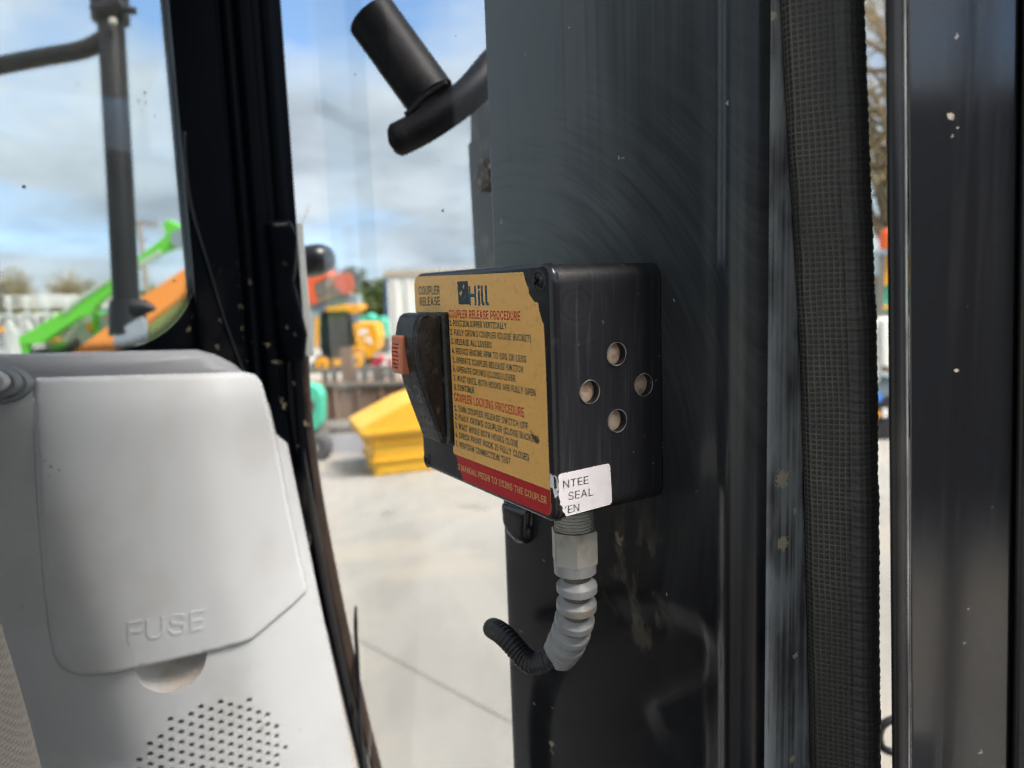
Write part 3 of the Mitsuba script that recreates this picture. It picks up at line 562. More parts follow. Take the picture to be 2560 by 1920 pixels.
for i in range(5):
    q = [along(s0 + (i + x) * pitch) for x in (.22, .40, .45, .52, .80, .83)]
    add(k + '__relief_ring', tube(q, [.0050, .0064, .0072, .0074, .0074, .0064], 36), 'm_relief', smooth=24)
q = [along(x) for x in np.linspace(s0 + 5 * pitch, L[-1] - .0006, 8)]
add(k + '__end_cone', tube(q, np.r_[.0067, .0072, np.linspace(.0072, .0070, 5), .0064], 36), 'm_relief', smooth=40)
tag(k, 'pale grey cable gland with ringed strain relief under the switch box', 'cable gland')
hp = [along(L[-1] * .93), *[at(*z6(x, y), d) for x, y, d in [(575, 968, .2845), (515, 1003, .288), (450, 1012, .292), (388, 968, .296), (322, 890, .300), (262, 830, .305), (220, 802, .313), (206, 796, .328), (214, 806, .350)]]]
hpath = spline(np.array(hp), 1200); Lh = np.r_[0, np.cumsum(np.linalg.norm(np.diff(hpath, axis=0), axis=1))]
add('corrugated_hose', tube(hpath, .0038 + .0007 * np.abs(np.cos(np.pi * Lh / .0019)), 28), 'm_hose', smooth=True, label='black corrugated hose leaving the grey gland and curling round the post', cat='hose')

# ------------------------------------------------------------------ rear corner: post, latch, strips
RAW = -.60
k = 'corner_post'
def npx(u, v, a=RAW): return on_a(u, v, a)[0]
ol = [(-.085, -.625), (-.0875, -.600), (-.089, -.5985), (-.117, -.5985), (-.119, -.6000), (-.1205, -.6035), (-.1225, -.6040), (-.124, -.6005), (-.1265, -.5985), (-.1285, -.5995), (-.1295, -.6035), (-.1320, -.6045), (-.1335, -.6015), (-.136, -.5985), (-.140, -.5980), (-.1435, -.5985), (-.1455, -.6020), (-.148, -.6035), (-.1515, -.6035), (-.1535, -.6005), (-.157, -.5990), (-.160, -.6000), (-.162, -.6060), (-.165, -.6080), (-.1685, -.6080), (-.170, -.6100), (-.1705, -.6300)]
zs = np.linspace(-.60, .5, 40)
add(k + '__post', fixwind(loft([cab([(a, n, z) for n, a in ol]) for z in zs])), 'm_post', smooth=35)
lt = Polygon([np.array(on_a(u, v, -.598)) * [-1, 1] for u, v in [(668, 559), (721, 556), (738, 591), (737, 651), (729, 705), (744, 759), (763, 835), (757, 896), (712, 898), (696, 830), (680, 640)]]).buffer(-.002).buffer(.004, 6)
add(k + '__latch', to_cab(pillow(lt, .009, .007, .0025), 'a', -.6), 'm_post', smooth=50, label='glossy black moulded window latch')
cp = [np.r_[-.5975, on_a(u, v, -.5975)] for u, v in [(462, 330), (468, 450), (490, 560), (520, 660), (555, 780), (600, 905), (640, 1010)]]
add(k + '__trim_bead', tube(spline(cab(np.array(cp)), 60), .0012, 8), 'm_black', smooth=True)
# seal strips that run on down beside the grey panel
def strip_path(px, a, w, h, nn=60):
    c = spline(np.array([[a, *on_a(u, v, a)] for u, v in px]), nn); r = rr(-w / 2, w / 2, 0, h, min(w, h) * .3)
    return fixwind(loft([cab(np.stack([c[i, 0] + r[:, 1], c[i, 1] + r[:, 0], np.full(len(r), c[i, 2])], 1)) for i in range(nn)]))
add(k + '__inner_strip', strip_path([(722, 900), (735, 1090), (762, 1230), (800, 1440), (855, 1700), (907, 1930), (960, 2200)], -.612, .0085, .012), 'm_gloss', smooth=40)
mat('m_rubberbrown', lambda p, n, uv: mix(C(.012, .010, .010), C(.07, .04, .025), mfbm(p.x * 60, p.y * 60, p.z * 30, 4)), .6)
add(k + '__outer_strip', strip_path([(752, 890), (762, 1050), (786, 1230), (826, 1440), (880, 1690), (940, 1930), (1000, 2200)], -.618, .0100, .010), 'm_rubberbrown', smooth=40)
tag(k, 'ribbed black corner post with mud spots between the rear window and side glass', 'cab pillar')
tail = spline([at(890, 1516, .66), at(889, 1560, .66), at(893, 1640, .655), at(897, 1740, .65), at(903, 1850, .64), at(915, 1960, .63)], 50)
add('cable_tie_tail', tube(tail, np.r_[np.linspace(.0012, .0019, 5), np.full(45, .0019)], 8), 'm_black', smooth=True, label='thin black cable tie tail poking up beside the grey panel', cat='cable tie')

# ------------------------------------------------------------------ rear window with dotted border
k = 'rear_window'
zb = on_a(100, 886, -.612)[1]; ne = -.0905
op = rrect(-.70, -ne, zb, .50, .060, 16)           # x = -n
outer = shapely.geometry.box(-.75, zb - .02, .100, .55)
add(k + '__pane', mesh(cab([(-.613, .72, zb - .01), (-.613, -.095, zb - .01), (-.613, -.095, .52), (-.613, .72, .52)]), [[0, 1, 2], [0, 2, 3]]), 'm_glass')
add(k + '__frame', to_cab(extrude(outer.difference(op), .004), 'a', -.6105), 'm_post')
dts = []
for row, (ins, r) in enumerate([(.0012, .0011), (.0031, .00095), (.0050, .0007), (.0069, .0004)]):
    ln = op.buffer(-ins, 16).exterior; n_ = int(ln.length / .0021)
    for i in range(n_):
        q = ln.interpolate((i + .5 * (row % 2)) / n_, normalized=True)
        if q.x > -.02 and q.y < .30: dts.append((q.x, q.y, r))
ang = np.arange(8) * np.pi / 4; vv, ff = [], []
for i, (x, y, r) in enumerate(dts):
    vv.append(np.stack([np.full(8, -.6122), -(x + r * np.cos(ang)), y + r * np.sin(ang)], 1)); ff.append(np.array([[0, j, j + 1] for j in range(1, 7)]) + 8 * i)
add(k + '__frit_dot', mesh(cab(np.vstack(vv)), np.vstack(ff)), 'm_dark', kind='stuff')
lo = Polygon([np.array(on_a(u, v, -.6085)) * [-1, 1] for u, v in [(480, 640), (520, 640), (520, 960), (250, 960), (250, 889), (345, 878), (420, 830), (462, 760)]])
tag(k, 'tinted rear cab window with a rounded corner and dotted border', 'window')

# ------------------------------------------------------------------ grey moulded side panel
k = 'trim_panel'; RAW = -.553
c1 = np.array([on_a(u, v, RAW) for u, v in [(70, 1000), (120, 1200), (200, 1430), (275, 1650), (350, 1910)]]); c2 = np.array([on_a(u, v, RAW) for u, v in [(520, 990), (505, 1120), (545, 1400), (612, 1600), (690, 1900)]])
zt = on_a(400, 1000, RAW)[1]
def sp(x, w): return w * np.logaddexp(0, x / w)
def bulge(n, z):
    n1 = np.interp(-z, -c1[:, 1], c1[:, 0]); n2 = np.interp(-z, -c2[:, 1], c2[:, 0])
    return -.95 * sp(n - n1, .008) - .20 * sp(n2 - n, .004) - .45 * sp(z - zt, .006)
def surf(u, v, lift=0.0):
    a = RAW
    for _ in range(12): n, z = on_a(u, v, a); a = RAW + bulge(n, z) + lift
    return np.array([-n, z])
def bend(m, lift=0.0):       # (x=-n, y=z, h) -> moulded surface
    v = m.vertices; return mesh(cab(np.stack([RAW + bulge(-v[:, 0], v[:, 1]) + lift + v[:, 2], -v[:, 0], v[:, 1]], 1)), m.faces)
bodyP = Polygon([surf(u, v) for u, v in [(-420, 960), (100, 950), (560, 940), (640, 960), (672, 1010), (690, 1085), (718, 1108), (760, 1310), (800, 1505), (845, 1720), (885, 1930), (930, 2200), (-420, 2200)]]).buffer(0)
bowl_c = surf(430, 1652); bowl_r = np.linalg.norm(surf(515, 1652) - bowl_c)
sp_holes = []
h0, hx, hy = surf(561, 1741), surf(655, 1767) - surf(561, 1741), surf(516, 1753) - surf(561, 1741)
ex_ = hx / 4; px_ = np.linalg.norm(ex_); e_ = ex_ / px_; f_ = np.array([-e_[1], e_[0]]) * -1; Rr = .054
gc = surf(530, 1925)
for i in range(-12, 13):
    for j in range(-12, 13):
        q = gc + e_ * px_ * (i + .5 * (j % 2)) + f_ * px_ * .866 * j
        if np.linalg.norm(q - gc) < Rr: sp_holes.append(q)
hol = shapely.union_all([Point(*q).buffer(.0021, 5) for q in sp_holes] + [Point(*bowl_c).buffer(bowl_r, 24)])
lidP = Polygon([surf(u, v, .003) for u, v in [(86, 950), (92, 946), (300, 940), (612, 931), (640, 937), (655, 955), (668, 1000), (690, 1090), (728, 1290), (768, 1470), (766, 1486), (740, 1510), (628, 1604), (600, 1614), (510, 1636), (350, 1672), (246, 1690), (190, 1690), (155, 1672), (135, 1640), (122, 1570), (104, 1400), (90, 1200), (85, 1050)]]).buffer(-.002).buffer(.002, 5)
zone = shapely.geometry.box(gc[0] - .06, -.40, gc[0] + .06, gc[1] + .045)
def sheetmesh(P, h, step): return tm(m3.Manifold.extrude(cs(P), h).refine_to_length(step))
bm2 = sheetmesh(bodyP.difference(hol).difference(lidP.buffer(.0005)), .003, .006); bm2.vertices[:, 2] -= .003
add(k + '__body', bend(bm2), 'm_grey', smooth=30)
lm = pillow(lidP, .0065, .0032, .0022); 
kl = add(k + '__fuse_lid', bend(lm, -.003), 'm_grey', smooth=40, label='grey fuse cover with embossed FUSE lettering')
ft = text('FUSE', surf(318, 1602), surf(512, 1568), .0150, depth=.0010, bold=False); ft = mesh(*trimesh.remesh.subdivide_to_size(ft.vertices, ft.faces, .004))
add(kl + '__lettering', bend(ft, .0033), 'm_grey')
bs = trimesh.creation.icosphere(4, 1.0); bs = bs.slice_plane([0, 0, .02], [0, 0, -1]); bs.vertices = bs.vertices * [bowl_r, bowl_r, bowl_r * .55] + [*bowl_c, 0]; bs.invert()
add(k + '__finger_recess', bend(bs, -.0006), 'm_bowl', smooth=True)
bk = sheetmesh(zone, .001, .01); add(k + '__speaker_backing', bend(bk, -.0052), 'm_hole')
led = Polygon([np.array(on_a(u, v, -.584)) * [-1, 1] for u, v in [(-500, 918), (0, 888), (250, 882), (500, 877), (545, 889), (590, 912), (622, 940), (640, 990), (-500, 1010)]]).buffer(0)
add(k + '__ledge', to_cab(pillow(led, .016, .011, .005), 'a', -.598), 'm_ledge', smooth=40)
vc = surf(-35, 960)
for i, (r, h, dx) in enumerate([(.027, .004, 0), (.022, .0085, -.001), (.0165, .013, -.002)]):
    d = pillow(shapely.affinity.scale(Point(vc[0] + dx, vc[1] + .0012 * i).buffer(r, 32), 1, .5), h, .0035, .004); add(k + '__air_vent', bend(d, .0), 'm_vent' if i < 2 else 'm_grey', smooth=40)
tag(k, 'pale grey moulded cab trim panel with fuse cover and perforated speaker grille', 'trim panel')

# ------------------------------------------------------------------ side glass (two overlapping panes)
def nsheet(px, n):
    p = [on_n(u, v, n) for u, v in px]; return mesh(cab([(a, n, z) for a, z in p]), [[0, 1, 2], [0, 2, 3]])
def npane(a0, a1, z0, z1, n): return mesh(cab([(a0, n, z0), (a1, n, z0), (a1, n, z1), (a0, n, z1)]), [[0, 1, 2], [0, 2, 3]])
k = 'side_glass'
add(k + '__pane', npane(-.64, -.292, -.62, .5, -.200), 'm_glass_clear')
ae = on_n(925, 350, -.207)[0]
scene['m_glass_tint'] = {'type': 'thindielectric', 'int_ior': 1.06, 'specular_transmittance': {'type': 'rgb', 'value': [.86, .90, .92]}}
add(k + '__sliding_pane', npane(-.64, ae, .0, .5, -.207), 'm_glass_tint')
add(k + '__edge_channel', strip_path([(742, 560), (752, 700), (762, 800), (770, 890)], -.640, .0085, .006), 'm_strip', smooth=40, label='pale grey edge channel of the sliding pane')
bsp = []
for u, v, r in [(888, 186, 3.2), (1010, 266, 2.4), (1108, 527, 3.4), (762, 540, 1.6), (1100, 400, 1.2), (915, 500, 1.4), (1140, 90, 1.5)]:
    a, z = on_n(u, v, -.1995); q = trimesh.creation.icosphere(2, r / FPX * .5); q.vertices *= [1.4, .25, 1]; q.vertices *= (1 + .5 * (nnoise(q.vertices * 900 + u) - .5))[:, None]; bsp.append(mesh(cab(q.vertices + [a, -.1993, z]), q.faces))
add(k + '__fly_speck', join(*bsp), 'm_bolt', smooth=True, kind='stuff')
tag(k, 'clear side window glass between the corner post and the door post', 'window')
bsp = []
for u, v, r in [(362, 232, 4), (346, 253, 3), (364, 257, 3), (354, 278, 2), (387, 290, 2.5), (60, 467, 5), (196, 211, 2), (436, 702, 4), (418, 793, 3)]:
    n, z = on_a(u, v, -.612); q = trimesh.creation.icosphere(2, r / FPX * .42); q.vertices *= [.25, 1, 1]; bsp.append(mesh(cab(q.vertices + [-.6118, n, z]), q.faces))
add('rear_window__fly_speck', join(*bsp), 'm_bolt', smooth=True, kind='stuff')

# ------------------------------------------------------------------ outside the glass: bracket, flat bar, bolt, work lamp
k = 'mirror_bracket'
D = .50
add(k + '__socket_tube', fixwind(tube([at(931, 44, D), at(1078, 246, D)], .0178, 40)), 'm_bracket', smooth=35)
arm = spline([at(972, 358, D - .012), at(1035, 330, D - .012), at(1110, 284, D - .012), at(1180, 228, D - .008), at(1222, 178, D), at(1262, 140, D + .01)], 60)
sq_ = np.linspace(0, 1, 60); rad = .0110 * np.minimum(1, np.sqrt(np.clip(1 - (1 - np.clip(sq_ / .10, 0, 1)) ** 2, .0, 1)) + .12)
add(k + '__arm', tube(arm, rad, 24), 'm_bracket', smooth=True)
add(k + '__weld', tube(np.array([at(1010 + 5 * math.cos(t) + 56 * t / 3, 285 - 44 * t / 3 + 4, D - .018) for t in np.linspace(0, 5.6, 24)]), .0022, 8), 'm_bracket', smooth=True)
tag(k, 'black steel socket tube welded on a bent bar outside the side glass', 'bracket')
k = 'flat_bar'
fb = [at(u, v, .52) for u, v in [(1174, 150), (1178, 355), (1171, 362), (1176, 470), (1190, 700)]]
P = np.array([on_n(u, v, -.302) for u, v in [(1176, 235), (1178, 354), (1171, 363), (1190, 700), (1330, 700), (1330, 235)]])
add(k + '__bar', to_cab(extrude(Polygon(P), .008), 'n', -.310), 'm_flatbar')
a, z = on_n(1204, 437, -.292)
hx_ = Polygon([(a + .0130 * math.cos(t), z + .0130 * math.sin(t)) for t in np.arange(6) * np.pi / 3 + .2]).buffer(.0003)
add(k + '__bolt', to_cab(pillow(hx_, .0105, .0012, .004), 'n', -.302), 'm_bolt', smooth=25, label='rust-tinged hexagon bolt head')
tag(k, 'grey flat steel bar with a hex bolt just outside the door post', 'bracket')
k = 'work_lamp'
lp = trimesh.creation.icosphere(3, 1.0); lp.vertices = np.sign(lp.vertices) * np.abs(lp.vertices) ** .8; lp.vertices *= [.030, .03, .0215]
add(k + '__shell', mesh(lp.vertices @ np.array([[.98, 0, -.18], [0, 1, 0], [.18, 0, .98]]).T + at(783, 652, 1.0), lp.faces), 'm_black', smooth=True)
add(k + '__stem', rod(at(745, 655, 1.02), at(700, 665, 1.05), .008), 'm_black', smooth=True)
tag(k, 'rounded black lamp pod seen through the glass beside the corner post', 'lamp')
add('wire_aerial', rod(at(742, 588, 1.3), at(774, 512, 1.3), .0012, 8), 'm_strip', smooth=True, label='thin pale wire aerial slanting up behind the side glass', cat='aerial')

# ------------------------------------------------------------------ handrail outside the rear window
k = 'handrail'; HD = 1.22
add(k + '__upright', tube([at(276, 30, HD), at(300, 450, HD), at(318, 800, HD)], .0205, 28), 'm_handrail', smooth=True)
br = spline([at(268, 92, HD), at(245, 108, HD), at(215, 122, HD), at(150, 136, HD), at(60, 152, HD), at(-60, 176, HD), at(-300, 226, HD)], 50)
add(k + '__rail', tube(br, .0145, 24), 'm_handrail', smooth=True)
add(k + '__clamp', fixwind(tube([at(272, -40, HD), at(277, 52, HD)], .029, 28)), 'm_handrail', smooth=35)
for p, q, r in (((245, 30), (305, 8), .012), ((285, 18), (338, 28), .006), ((240, 20), (228, 22), .006)):
    add(k + '__clamp__bolt', rod(at(*p, HD - .02), at(*q, HD - .02), r), 'm_handrail', smooth=35)
add(k + '__clamp__nut', rod(at(282, 46, HD - .03), at(282, 60, HD - .03), .006, 6), 'm_nut')
add(k + '__foot', fixwind(tube([at(317, 752, HD), at(322, 838, HD)], [.0265, .030], 28)), 'm_handrail', smooth=35)
add(k + '__foot__bolt', tube([at(340, 770, HD - .01), at(364, 768, HD - .01), at(388, 772, HD - .01)], [.017, .012, .003], 16), 'm_handrail', smooth=35)
gp = [at(u, v, HD - .028) for u, v in [(284, 845), (286, 832), (352, 792), (362, 800), (362, 856), (284, 870)]]
gq = [p + fw * .008 for p in gp]
add(k + '__gusset', fixwind(loft([np.array(gp), np.array(gq)])), 'm_gusset')
tag(k, 'dark grey tube handrail with clamp standing outside the rear window', 'handrail')

# ------------------------------------------------------------------ seat and the rest of the cab round the lens
k = 'operator_seat'
sb = spline([at(-400, 1180, .40), at(-330, 1400, .40), at(-270, 1600, .40), at(-215, 1780, .40), at(-165, 1960, .40), at(-95, 2300, .40)], 80)
rad = .047 * np.minimum(1, np.sqrt(np.clip(1 - (1 - np.clip(np.linspace(0, 1, 80) / .12, .01, 1)) ** 2, 0, 1)))
add(k + '__bolster', tube(sb, rad, 40), 'm_fabric', smooth=True)
add(k + '__backrest', cabmesh(rbox((-.52, .075, -.85), (-.38, .55, -.18), .045)), 'm_cabdark', smooth=True)
add(k + '__headrest', cabmesh(rbox((-.53, .044, -.14), (-.45, .34, .27), .038)), 'm_cabdark', smooth=True)
tag(k, 'beige woven fabric seat edge in the lower left corner of the picture', 'seat')
k = 'cab_shell'
add(k + '__roof_rail', cabmesh(box((-.66, -.235, .502), (.9, .02, .56))), 'm_cabgrey'); add(k + '__roof_rail', cabmesh(box((-.66, .72, .502), (.9, .95, .56))), 'm_cabgrey')
add(k + '__roof_rail', cabmesh(box((-.66, .02, .502), (-.50, .72, .56))), 'm_cabgrey'); add(k + '__roof_rail', cabmesh(box((.66, .02, .502), (.9, .72, .56))), 'm_cabgrey')
add(k + '__floor', cabmesh(box((-.66, -.235, -1.22), (.9, .95, -1.155))), 'm_cabdark')
add(k + '__side_wall', cabmesh(box((-.66, .93, -1.155), (.9, .95, -.55))), 'm_cabgrey'); add(k + '__front_wall', cabmesh(box((.88, -.2, -1.155), (.9, .93, -.7))), 'm_cabgrey')
add(k + '__rear_wall', cabmesh(box((-.66, -.18, -1.155), (-.645, .93, -.07))), 'm_cabgrey')
for a, n in ((-.62, .92), (.88, .92), (.88, -.2), (.15, .93)): add(k + '__post', cabmesh(box((a - .03, n - .03, -.54 if n > 0 and a < .8 else -1.155), (a + .03, n - .002 + .0, .5))), 'm_cabdark')
tag(k, 'dark cab frame and floor around the seat', 'vehicle cab')

# ------------------------------------------------------------------ the yard behind: bin, machines, cabin
def placed(m, o, yaw):
    c, s = math.cos(yaw), math.sin(yaw); v = m.vertices; return mesh(np.stack([o[0] + c * v[:, 0] - s * v[:, 1], o[1] + s * v[:, 0] + c * v[:, 1], v[:, 2] + o[2]], 1), m.faces)
def sideplate(poly, y0, y1, r=0.0):      # polygon in (x, z), thick along y
    P = Polygon(poly).buffer(0); P = P.buffer(-r).buffer(r, 4) if r else P
    m = extrude(P, y1 - y0); v = m.vertices; m.vertices = np.stack([v[:, 0], y1 - v[:, 2], v[:, 1]], 1); return fixwind(m)
def wheel(key, o, yaw, x, z, y0, w, rt, rr_, tyre='m_tyre', rim='m_yellow'):
    prof = lambda r, y0, y1: fixwind(tube([[x, y0, z], [x, y0 + .03, z], [x, y1 - .03, z], [x, y1, z]], [r * .9, r, r, r * .9], 28))
    q = add(key + '__wheel', placed(prof(rt, y0, y0 + w), o, yaw), tyre, smooth=35)
    add(q + '__rim', placed(prof(rr_, y0 - .03, y0 + w * .5), o, yaw), rim, smooth=35)
    add(q + '__hub', placed(prof(rr_ * .3, y0 - .06, y0), o, yaw), 'm_tyregrey', smooth=35)

# yellow salt bin
k = 'salt_bin'; o = ground(970, 1192); yw = math.radians(20)
def frustum(x0, x1, y0, y1, z0, z1, t, r=.05):
    a = ringpts(rrect(x0 + t, x1 - t, y0 + t, y1 - t, r), 64); b = ringpts(rrect(x0, x1, y0, y1, r), 64)
    return fixwind(loft([np.c_[a, np.full(64, z0)], np.c_[b, np.full(64, z1)]]))
add(k + '__tub', placed(frustum(-.22, .85, 0, .85, .02, .62, .07), o, yw), 'm_bin', smooth=35)
for z in (.19, .42): add(k + '__band', placed(frustum(-.182 - z * .11, .812 + z * .11, .040 - z * .11, .87, z, z + .03, .004), o, yw), 'm_bin', smooth=35)
for x in (-.10, .1, .4, .7): add(k + '__foot', placed(box((x - .05, .08, -.0), (x + .05, .75, .03)), o, yw), 'm_bin')
lidp = [(-.33, .60), (-.33, .665), (-.26, .70), (.26, .93), (.45, .99), (.92, 1.0), (.92, .60)]
m = sideplate(lidp, -.06, .90, .012)
add(k + '__lid', placed(fixwind(m), o, yw), 'm_bin', smooth=30)
add(k + '__lid_rim', placed(frustum(-.34, .94, -.08, .92, .575, .625, .004), o, yw), 'm_bin', smooth=35)
tag(k, 'bright yellow grit bin with a sloping lid standing on the concrete', 'grit bin')

# compact yellow loader
k = 'yellow_loader'; o = ground(880, 918); s_ = np.linalg.norm(o[:2]) / FPX; z2 = lambda x, y: ((740 + .217 * x - 880) * s_, (640 + .217 * y - 918) * -s_)
P2 = lambda pts: [z2(*p) for p in pts]
add(k + '__cab', placed(sideplate(P2([(335, 650), (400, 632), (600, 632), (660, 690), (690, 800), (705, 990), (600, 1160), (330, 1165), (300, 1060), (305, 860)]), 0, 1.15, .05), o, 0), 'm_cabglass', smooth=30)
for q in ([(330, 720), (470, 700), (490, 860), (340, 880)], [(520, 690), (630, 700), (650, 860), (540, 870)], [(330, 900), (500, 890), (520, 1000), (330, 1010)]): add(k + '__cab__window', placed(sideplate(P2(q), -.012, .0, .03), o, 0), 'm_winglass')
add(k + '__front_arm', placed(sideplate(P2([(270, 700), (305, 700), (280, 1040), (245, 1040)]), -.06, .10), o, 0), 'm_yellow')
add(k + '__roof', placed(sideplate(P2([(400, 600), (560, 580), (780, 585), (770, 640), (690, 680), (620, 640), (400, 640)]), -.05, 1.2, .02), o, 0), 'm_yellow')
add(k + '__engine_cover', placed(sideplate(P2([(690, 785), (800, 790), (935, 800), (962, 950), (940, 1090), (850, 1190), (780, 1160), (710, 980)]), -.10, 1.25, .05), o, 0), 'm_yellow', smooth=30)
add(k + '__engine_cover__emblem', placed(sideplate(P2([(745, 905), (760, 870), (860, 850), (855, 900), (800, 920)]), -.112, -.10, .01), o, 0), 'm_white')
add(k + '__engine_cover__emblem', placed(sideplate(P2([(820, 950), (870, 940), (890, 985), (905, 1030), (860, 1010), (830, 995)]), -.112, -.10, .01), o, 0), 'm_white')
add(k + '__chassis', placed(sideplate(P2([(250, 1140), (760, 1100), (800, 1200), (700, 1250), (260, 1270)]), .05, 1.1), o, 0), 'm_steel')
add(k + '__step', placed(sideplate(P2([(440, 1180), (520, 1180), (520, 1260), (440, 1260)]), -.05, .1), o, 0), 'm_yellow')
add(k + '__mudguard', placed(sideplate(P2([(640, 1060), (700, 1030), (780, 1080), (800, 1180), (770, 1150), (700, 1095)]), -.12, .35, .01), o, 0), 'm_yellow')
for x, y, rt_, rr__ in ((325, 1232, .28, .225), (705, 1205, .33, .26)):
    X, Z = z2(x, y); wheel(k, o, 0, X, Z, -.16, .3, rt_, rr__); wheel(k, o, 0, X, Z, 1.0, .3, rt_, rr__)
tag(k, 'compact yellow loader with dark cab and yellow wheel rims', 'loader')

# red-orange screener behind the loader
k = 'orange_screener'; Y = 33.0; z2p = lambda x, y: (740 + .217 * x, 640 + .217 * y)
V = lambda pts: [z2p(*p) for p in pts]
add(k + '__hopper', vprism(V([(90, 240), (230, 200), (340, 155), (385, 230), (250, 300), (200, 320), (215, 420), (240, 540), (170, 560), (120, 430)]), Y, 1.6, .02), 'm_screen_orange')
add(k + '__end_plate', vprism(V([(420, 230), (500, 195), (600, 190), (650, 250), (660, 380), (600, 440), (520, 420), (450, 350)]), Y - .2, .25, .06), 'm_screen_orange')
add(k + '__screen_box', vprism(V([(200, 310), (430, 220), (470, 350), (600, 440), (420, 480), (250, 530)]), Y + .1, 1.5), 'm_hopper_in')
add(k + '__window', vprism(V([(215, 320), (330, 290), (370, 370), (330, 440), (230, 450)]), Y + .02, .10, .03), 'm_steel')
add(k + '__chassis', vprism(V([(160, 560), (330, 500), (690, 440), (720, 620), (600, 760), (180, 760)]), Y + .3, 1.2), 'm_greyblue')
add(k + '__leg', vprism(V([(170, 640), (230, 640), (240, 1330), (150, 1330)]), Y, .4), 'm_greyblue'); add(k + '__leg', vprism(V([(620, 640), (680, 640), (700, 1330), (610, 1330)]), Y, .4), 'm_greyblue')
tag(k, 'red-orange screening machine raised behind the yellow loader', 'screener')

k = 'teal_tank'; o = ground(935, 905)
add(k + '__tank', vprism(V([(730, 700), (820, 665), (900, 720), (970, 700), (1020, 760), (1030, 950), (960, 960), (950, 820), (880, 760), (720, 770)]), 29.0, 1.2, .05), 'm_teal', smooth=30)
add(k + '__body', vprism(V([(700, 760), (960, 760), (1010, 1000), (960, 1150), (720, 1150)]), 29.3, 1.0), 'm_tealgrey')
add(k + '__skid', vprism(V([(900, 950), (1060, 940), (1060, 1260), (860, 1270)]), 28.8, 1.6), 'm_steel')
tag(k, 'teal green machine parked behind the yellow engine cover', 'machine')
k = 'red_hitch'
add(k + '__body', vprism(V([(870, 1190), (950, 1150), (1000, 1200), (960, 1260), (925, 1340), (880, 1320)]), 22.5, .5, .03), 'm_red_paint')
add(k + '__block', vprism(V([(1060, 1190), (1110, 1200), (1100, 1300), (1055, 1290)]), 22.5, .4), 'm_red_paint')
tag(k, 'small red implement on the ground beside the yellow loader', 'implement')

# rusty steel trough with a rail frame
k = 'rusty_trough'; o = ground(900, 1060)
pxm = o[1] / FPX
X0, X1 = aty(740, 1000, o[1])[0], aty(1100, 1000, o[1])[0]
zt_ = aty(900, 965, o[1])[2]
add(k + '__tub', box((X0, o[1], .0), (X1, o[1] + 1.3, zt_)), 'm_rust')
for i, x in enumerate(np.linspace(X0 + .3, X1 - .2, 6)): add(k + '__rib', box((x - .03, o[1] - .05, .0), (x + .03, o[1] + .0, zt_)), 'm_rust')
add(k + '__rim', box((X0 - .03, o[1] - .07, zt_), (X1 + .03, o[1] + .06, zt_ + .06)), 'm_steel')
zr = aty(900, 925, o[1])[2]
add(k + '__rail', box((X0, o[1] + .2, zr - .05), (X1, o[1] + .28, zr + .03)), 'm_steel')
for u in (745, 805, 828, 862, 880, 905, 935, 948, 975): x = aty(u, 950, o[1])[0]; add(k + '__stake', box((x - .05, o[1] + .2, zt_), (x + .05, o[1] + .28, zr - .05)), 'm_steel')
x = aty(866, 950, o[1])[0]; add(k + '__stake', box((x - .11, o[1] + .12, zt_), (x + .10, o[1] + .3, zr + .38)), 'm_rust')
add('low_plinth', box((X0 - 1, o[1] - .9, 0), (X1, o[1] - .15, .12)), 'm_steel', label='low dark kerb of scrap steel in front of the rusty trough', cat='kerb')
tag(k, 'long rusty steel trough with a stake rail behind the yellow bin', 'trough')

# teal mixer at the post
k = 'teal_mixer'; z5b = lambda x, y: (700 + .3918 * x, 600 + .3918 * y); W5 = lambda pts: [z5b(*p) for p in pts]; Y = 10.4
add(k + '__drum', vprism(W5([(50, 935), (165, 925), (230, 940), (258, 1000), (260, 1170), (230, 1215), (60, 1230)]), Y, .35, .10), 'm_teal', smooth=40)
q = vprism(W5([(150, 1030), (215, 1025), (222, 1060), (205, 1110), (150, 1115)]), Y - .03, .05, .03); add(k + '__drum__opening', q, 'm_tyregrey')
wx = aty(*z5b(225, 1330), Y); add(k + '__wheel', fixwind(tube([wx + [0, -.05, 0], wx + [0, -.02, 0], wx + [0, .2, 0]], [.18, .215, .215], 28)), 'm_tyregrey', smooth=35)
add(k + '__wheel__hub', fixwind(tube([wx + [-.05, -.07, 0.0], wx + [-.05, 0, 0]], .09, 20)), 'm_cabgrey', smooth=35)
add(k + '__frame', vprism(W5([(60, 1200), (240, 1210), (250, 1290), (60, 1300)]), Y + .1, .6), 'm_steel')
tag(k, 'teal site mixer with a grey wheel half hidden by the corner post', 'mixer')

# white site cabin
k = 'white_cabin'; o = ground(985, 1005); Xc = o[0]; h = aty(985, 688, o[1])[2]
add(k + '__wall', box((Xc, o[1], .15), (Xc + 2.44, o[1] + 5.5, h)), 'm_white')
add(k + '__roof_edge', box((Xc - .05, o[1] - .05, h), (Xc + 2.49, o[1] + 5.5, h + .09)), 'm_beige')
for i in range(9): x = Xc + .12 + i * .27; add(k + '__wall__rib', box((x, o[1] - .03, .2), (x + .10, o[1], h - .1)), 'm_white')
add(k + '__door', box((Xc + 1.1, o[1] - .045, .2), (Xc + 1.95, o[1] - .03, h - .5)), 'm_white'); add(k + '__skid', box((Xc + .1, o[1] + .05, 0), (Xc + 2.3, o[1] + 5.4, .15)), 'm_steel')
tag(k, 'white ribbed site cabin behind the yellow bin', 'cabin')
add('blue_barrel', fixwind(tube([aty(972, 772, 40) * [1, 1, 0], aty(972, 700, 40)], .28, 20)), 'm_blue', smooth=35, label='dark blue upright drum beside the white cabin', cat='drum')

